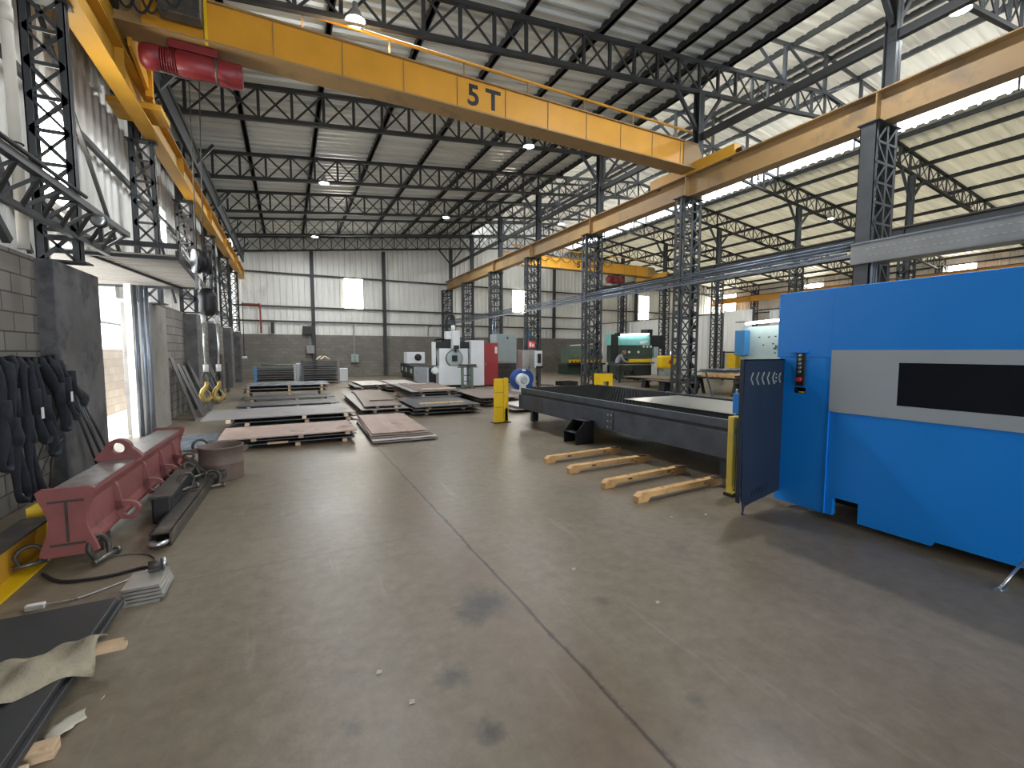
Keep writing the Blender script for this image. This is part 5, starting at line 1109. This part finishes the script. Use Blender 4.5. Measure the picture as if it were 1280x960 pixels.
# person bending over the bench
def person():
    T = thing('person','person in a grey shirt bending over the tool bench by the green press','person',(16.1,19.25,0))
    V=[(0,0,.93),(.03,0,1.06),(.14,0,1.24),(.24,-.01,1.36),(.31,-.02,1.43),      # pelvis, waist, chest, neck base, neck
       (0,.10,.90),(.02,.11,.50),(-.02,.11,.09),(.10,.11,.04),(0,-.10,.90),(-.03,-.11,.50),(-.08,-.11,.09),(.05,-.11,.04),
       (.20,.19,1.32),(.34,.24,1.10),(.55,.20,.98),(.20,-.19,1.32),(.34,-.24,1.10),(.56,-.18,1.0)]
    E=[(0,1),(1,2),(2,3),(3,4),(0,5),(5,6),(6,7),(7,8),(0,9),(9,10),(10,11),(11,12),(3,13),(13,14),(14,15),(3,16),(16,17),(17,18)]
    Rr=[.15,.14,.165,.10,.06,.10,.075,.05,.05,.10,.075,.05,.05,.075,.05,.035,.075,.05,.035]
    me=bpy.data.meshes.new('body'); me.from_pydata(V,E,[]); o=add('body',me,T,(0,0,0),(0,0,-.5))
    o.modifiers.new('skin','SKIN'); o.modifiers.new('sub','SUBSURF').levels=1; o.modifiers['sub'].render_levels=2
    for v,r in zip(me.skin_vertices[0].data,Rr): v.radius=(r,r)
    me.skin_vertices[0].data[0].use_root=True
    bpy.context.view_layer.update(); m2=bpy.data.meshes.new_from_object(o.evaluated_get(bpy.context.evaluated_depsgraph_get()))
    o.modifiers.clear(); o.data=m2; m2.materials.clear()
    for k in ('trousers','shirt','skin'): m2.materials.append(M[k])
    for p in m2.polygons:
        c=p.center; p.use_smooth=True
        p.material_index = 0 if c.z<.92 and not(c.x>.28) else 1
        if c.z>1.40 or (c.x>.42): p.material_index=2
    # head with face and ears, hair, hands with five fingers
    h=MB(); bmesh.ops.create_uvsphere(h.bm,u_segments=20,v_segments=14,radius=1,matrix=Matrix.Translation((.40,-.02,1.53))@Matrix.Rotation(.75,4,'Y')@Matrix.Diagonal((.095,.075,.12,1)))
    h.cyl((.475,-.02,1.475),(.505,-.02,1.455),.016,.008,8); h.bar((.46,-.04,1.435),(.46,0,1.435),.012,.01)
    for s in (-1,1): h.box(.37,.41,-.02+s*.078-.008,-.02+s*.078+.008,1.50,1.56)
    part(T,'head',h,'skin',True,smooth=True).rotation_euler=(0,0,-.5)
    h=MB(); bmesh.ops.create_uvsphere(h.bm,u_segments=20,v_segments=14,radius=1,matrix=Matrix.Translation((.385,-.02,1.55))@Matrix.Rotation(.75,4,'Y')@Matrix.Diagonal((.10,.082,.115,1)))
    part(T,'hair',h,'hair',True,smooth=True).rotation_euler=(0,0,-.5)
    for hx,hy,hz in ((.57,.19,.965),(.58,-.17,.985)):
        b=MB(); b.box(hx-.02,hx+.06,hy-.035,hy+.035,hz-.015,hz+.013,.008)
        for k,(dy,l) in enumerate(((-.028,.055),(-.009,.07),(.010,.066),(.028,.05))): b.tube([(hx+.055,hy+dy,hz),(hx+.055+l*.6,hy+dy,hz-.008),(hx+.055+l,hy+dy,hz-.03)],[.009,.009,.007],6)
        b.tube([(hx,hy+.03,hz),(hx+.03,hy+.06,hz-.01),(hx+.055,hy+.065,hz-.02)],[.011,.010,.008],6)
        part(T,'hand',b,'skin',True).rotation_euler=(0,0,-.5)
person()

# ------------------------------------------------------------------ services: conduits, cable tray, pipes, boxes, signs
CN = ['topmost','second from the top','third from the top','lowest']
for k in range(4):
    z=3.64-.065*k; x=9.60-.03*(k%2); solo('conduit', MB().cyl((x,4.7+.05*k,z),(x,29.3,z-.02),.022,n=8),'bluepipe','long grey conduit clipped along the middle columns, %s'%CN[k],'conduit','conduits along the middle columns')
solo('cable_ladder', MB().bar((9.52,4.7,3.38),(9.52,29.0,3.36),.03,.05),'bluepipe','pale flat conduit strip running lowest along the middle columns','conduit')
T = thing('cable_tray','wide perforated galvanised cable tray running above the blue machine','tray',(9.6,0,3.23))
part(T,'side',MB().box(9.50,9.515,-6,4.75,3.22,3.58),'traysteel'); part(T,'base',MB().box(9.5,9.9,-6,4.75,3.21,3.225),'traysteel'); part(T,'lip',MB().box(9.48,9.53,-6,4.75,3.57,3.60),'bluepipe')
hs=MB()
for k in range(60):
    y=-1.5+.1*k; hs.box(9.496,9.501,y,y+.055,3.33,3.35); hs.box(9.496,9.501,y+.05,y+.10,3.45,3.47)
part(T,'slot_pattern',hs,'grey')
for k in range(3): solo('drop_conduit', MB().tube([(9.56+.075*k,4.40,3.40),(9.56+.075*k,4.42,3.1),(9.56+.075*k,4.43,1.2)],.022),'bluepipe','bluish conduit dropping down the nearest lattice column, %s'%['left one','middle one','right one'][k],'conduit','conduits dropping behind the blue machine')
for k in range(2): solo('column_conduit', MB().cyl((9.80-.14*k,21.5,0),(9.80-.14*k,21.5,3.3),.03,n=8),'bluepipe','bluish conduit standing on the fifth column above the yellow guard, %s'%['right one','left one'][k],'conduit','conduits on the fifth column')
solo('cross_conduit', MB().tube([(9.55,27.9,3.35),(8.7,29.6,3.3),(8.6,29.85,3.0),(8.6,29.9,2.62)],.03),'bluepipe','conduit bending from the columns to the end wall','conduit')
solo('red_pipe', MB().tube([(-2.3,29.85,4.3),(-1.5,29.85,4.3),(-1.38,29.85,4.2),(-1.36,29.85,2.65)],.045),'redpipe','red pipe bending down the end wall in the left corner','pipe')
solo('cladding_post', MB().box(-.85,-.68,29.8,29.9,2.62,3.3),'purlin','short dark post on the block wall right of the red pipe','post')
for k,(x0,x1,z0,z1,m,l) in enumerate(((.85,1.35,2.62,3.12,'steel','dark square box on top of the end block wall'),(1.0,1.45,1.45,1.95,'grey','pale grey box on the end wall above the tall rack'),(3.55,4.02,.88,1.42,'greycab','pale switch box on the end wall behind the centre piles'))):
    T=thing('junction_box',l,'box',((x0+x1)/2,29.85,z0),0,'boxes on the end wall'); part(T,'case',MB().box(x0,x1,29.78,29.99,z0,z1,.015),m); part(T,'cover',MB().box(x0+.04,x1-.04,29.765,29.78,z0+.04,z1-.04),m)
    if k==2:
        for z in (1.05,1.25): part(T,'socket',MB().cyl((3.78,29.74,z),(3.78,29.765,z),.07,n=12),'grey')
solo('riser_conduit', MB().box(1.18,1.24,29.9,29.98,1.95,2.62),'grey','grey conduit between the two boxes on the end wall','conduit','risers on the end wall'); solo('riser_conduit', MB().box(3.74,3.82,29.9,29.98,1.42,3.3),'grey','grey conduit rising from the switch box on the end wall','conduit','risers on the end wall')
solo('hanging_lead', MB().tube([(-2.05,27.4,4.2),(-2.05,27.2,2.0),(-2.05,27.1,1.35)],.02),'rubber','black lead hanging at the last left wall column','cable'); solo('lead_socket', MB().box(-2.15,-1.92,27.0,27.15,1.22,1.34,.02),'sign','pale socket at the end of the hanging black lead','socket')
T=thing('column_sign','red and white square sign on the fourth lattice column','sign',(9.66,17.5,1.72)); part(T,'board',MB().box(9.62,9.98,17.535,17.55,1.74,2.06),'signred'); part(T,'pictogram',MB().box(9.68,9.78,17.527,17.535,1.80,2.0).box(9.82,9.92,17.527,17.535,1.80,1.94),'sign')
T=thing('column_notice','white notice with a red foot on the fourth lattice column','sign',(9.75,17.5,1.0)); part(T,'board',MB().box(9.70,9.94,17.535,17.55,1.06,1.36),'sign'); part(T,'red_band',MB().box(9.70,9.94,17.527,17.535,1.0,1.08).box(9.76,9.86,17.527,17.535,1.36,1.5),'signred')
solo('leaning_bar', MB().bar((11.05,8.85,.02),(10.5,8.75,1.05),.035,.035),'bluepipe','pale bar leaning at the foot of the second lattice column','bar')

# ------------------------------------------------------------------ lamps
LAMP = 130
LP=[(1.3,8.95,7.62,'over the left end of the near yellow crane'),(1.35,17.6,7.58,'over the left sheets, second along the hall'),(1.45,25.75,7.55,'over the left sheets, third along the hall'),(7.2,21.6,8.2,'before the end wall beside the column row'),(7.22,13.15,8.25,'just behind the near yellow crane girder'),
    (12.4,4.45,8.5,'above the crane rail over the blue machine'),(24.4,13.2,8.2,'under the far right roof'),(12.9,20.0,8.2,'under the raised roof far along the middle nave'),(7.2,4.5,8.2,'in front of the near crane')]
for k,(x,y,z,w) in enumerate(LP):
    T=thing('high_bay_lamp','glowing high bay lamp hanging %s'%w,'lamp',(x,y,z),0,'high bay lamps')
    part(T,'heat_sink',MB().cyl((x,y,z+.04),(x,y,z+.16),.13,.09,20).cyl((x,y,z+.16),(x,y,z+.30),.05,n=12),'grey'); part(T,'reflector',MB().lathe([(.10,.05),(.16,.02),(.19,-.05),(.185,-.05),(.15,.0)],(x,y,z+.02),24),'chrome')
    part(T,'lens',MB().cyl((x,y,z-.02),(x,y,z+.0),.15,n=20),M['led'])
    l=bpy.data.lights.new('lamp_light','AREA'); l.shape='DISK'; l.size=.3; l.energy=LAMP; l.color=(.93,.97,1); lo=bpy.data.objects.new('lamp_light',l); COL.objects.link(lo); lo.location=(x,y,z-.06)

# daylight portals: they only steer sampling towards the modelled openings
def portal(name, loc, rot, sx, sy):
    o=area(name,loc,rot,sx,sy,1); o.data.cycles.is_portal=True
portal('portal_gate',(3.25,YF-.25,1.9),(R(90),0,0),5.5,3.8)
portal('portal_door',(-2.9,9.5,1.4),(0,R(-90),0),2.8,2.5)
portal('portal_strip_right',(21.0,11,10.2),(0,R(90),0),1.1,38)
portal('portal_strip_left',(11.0,11,10.2),(0,R(-90),0),1.1,38)
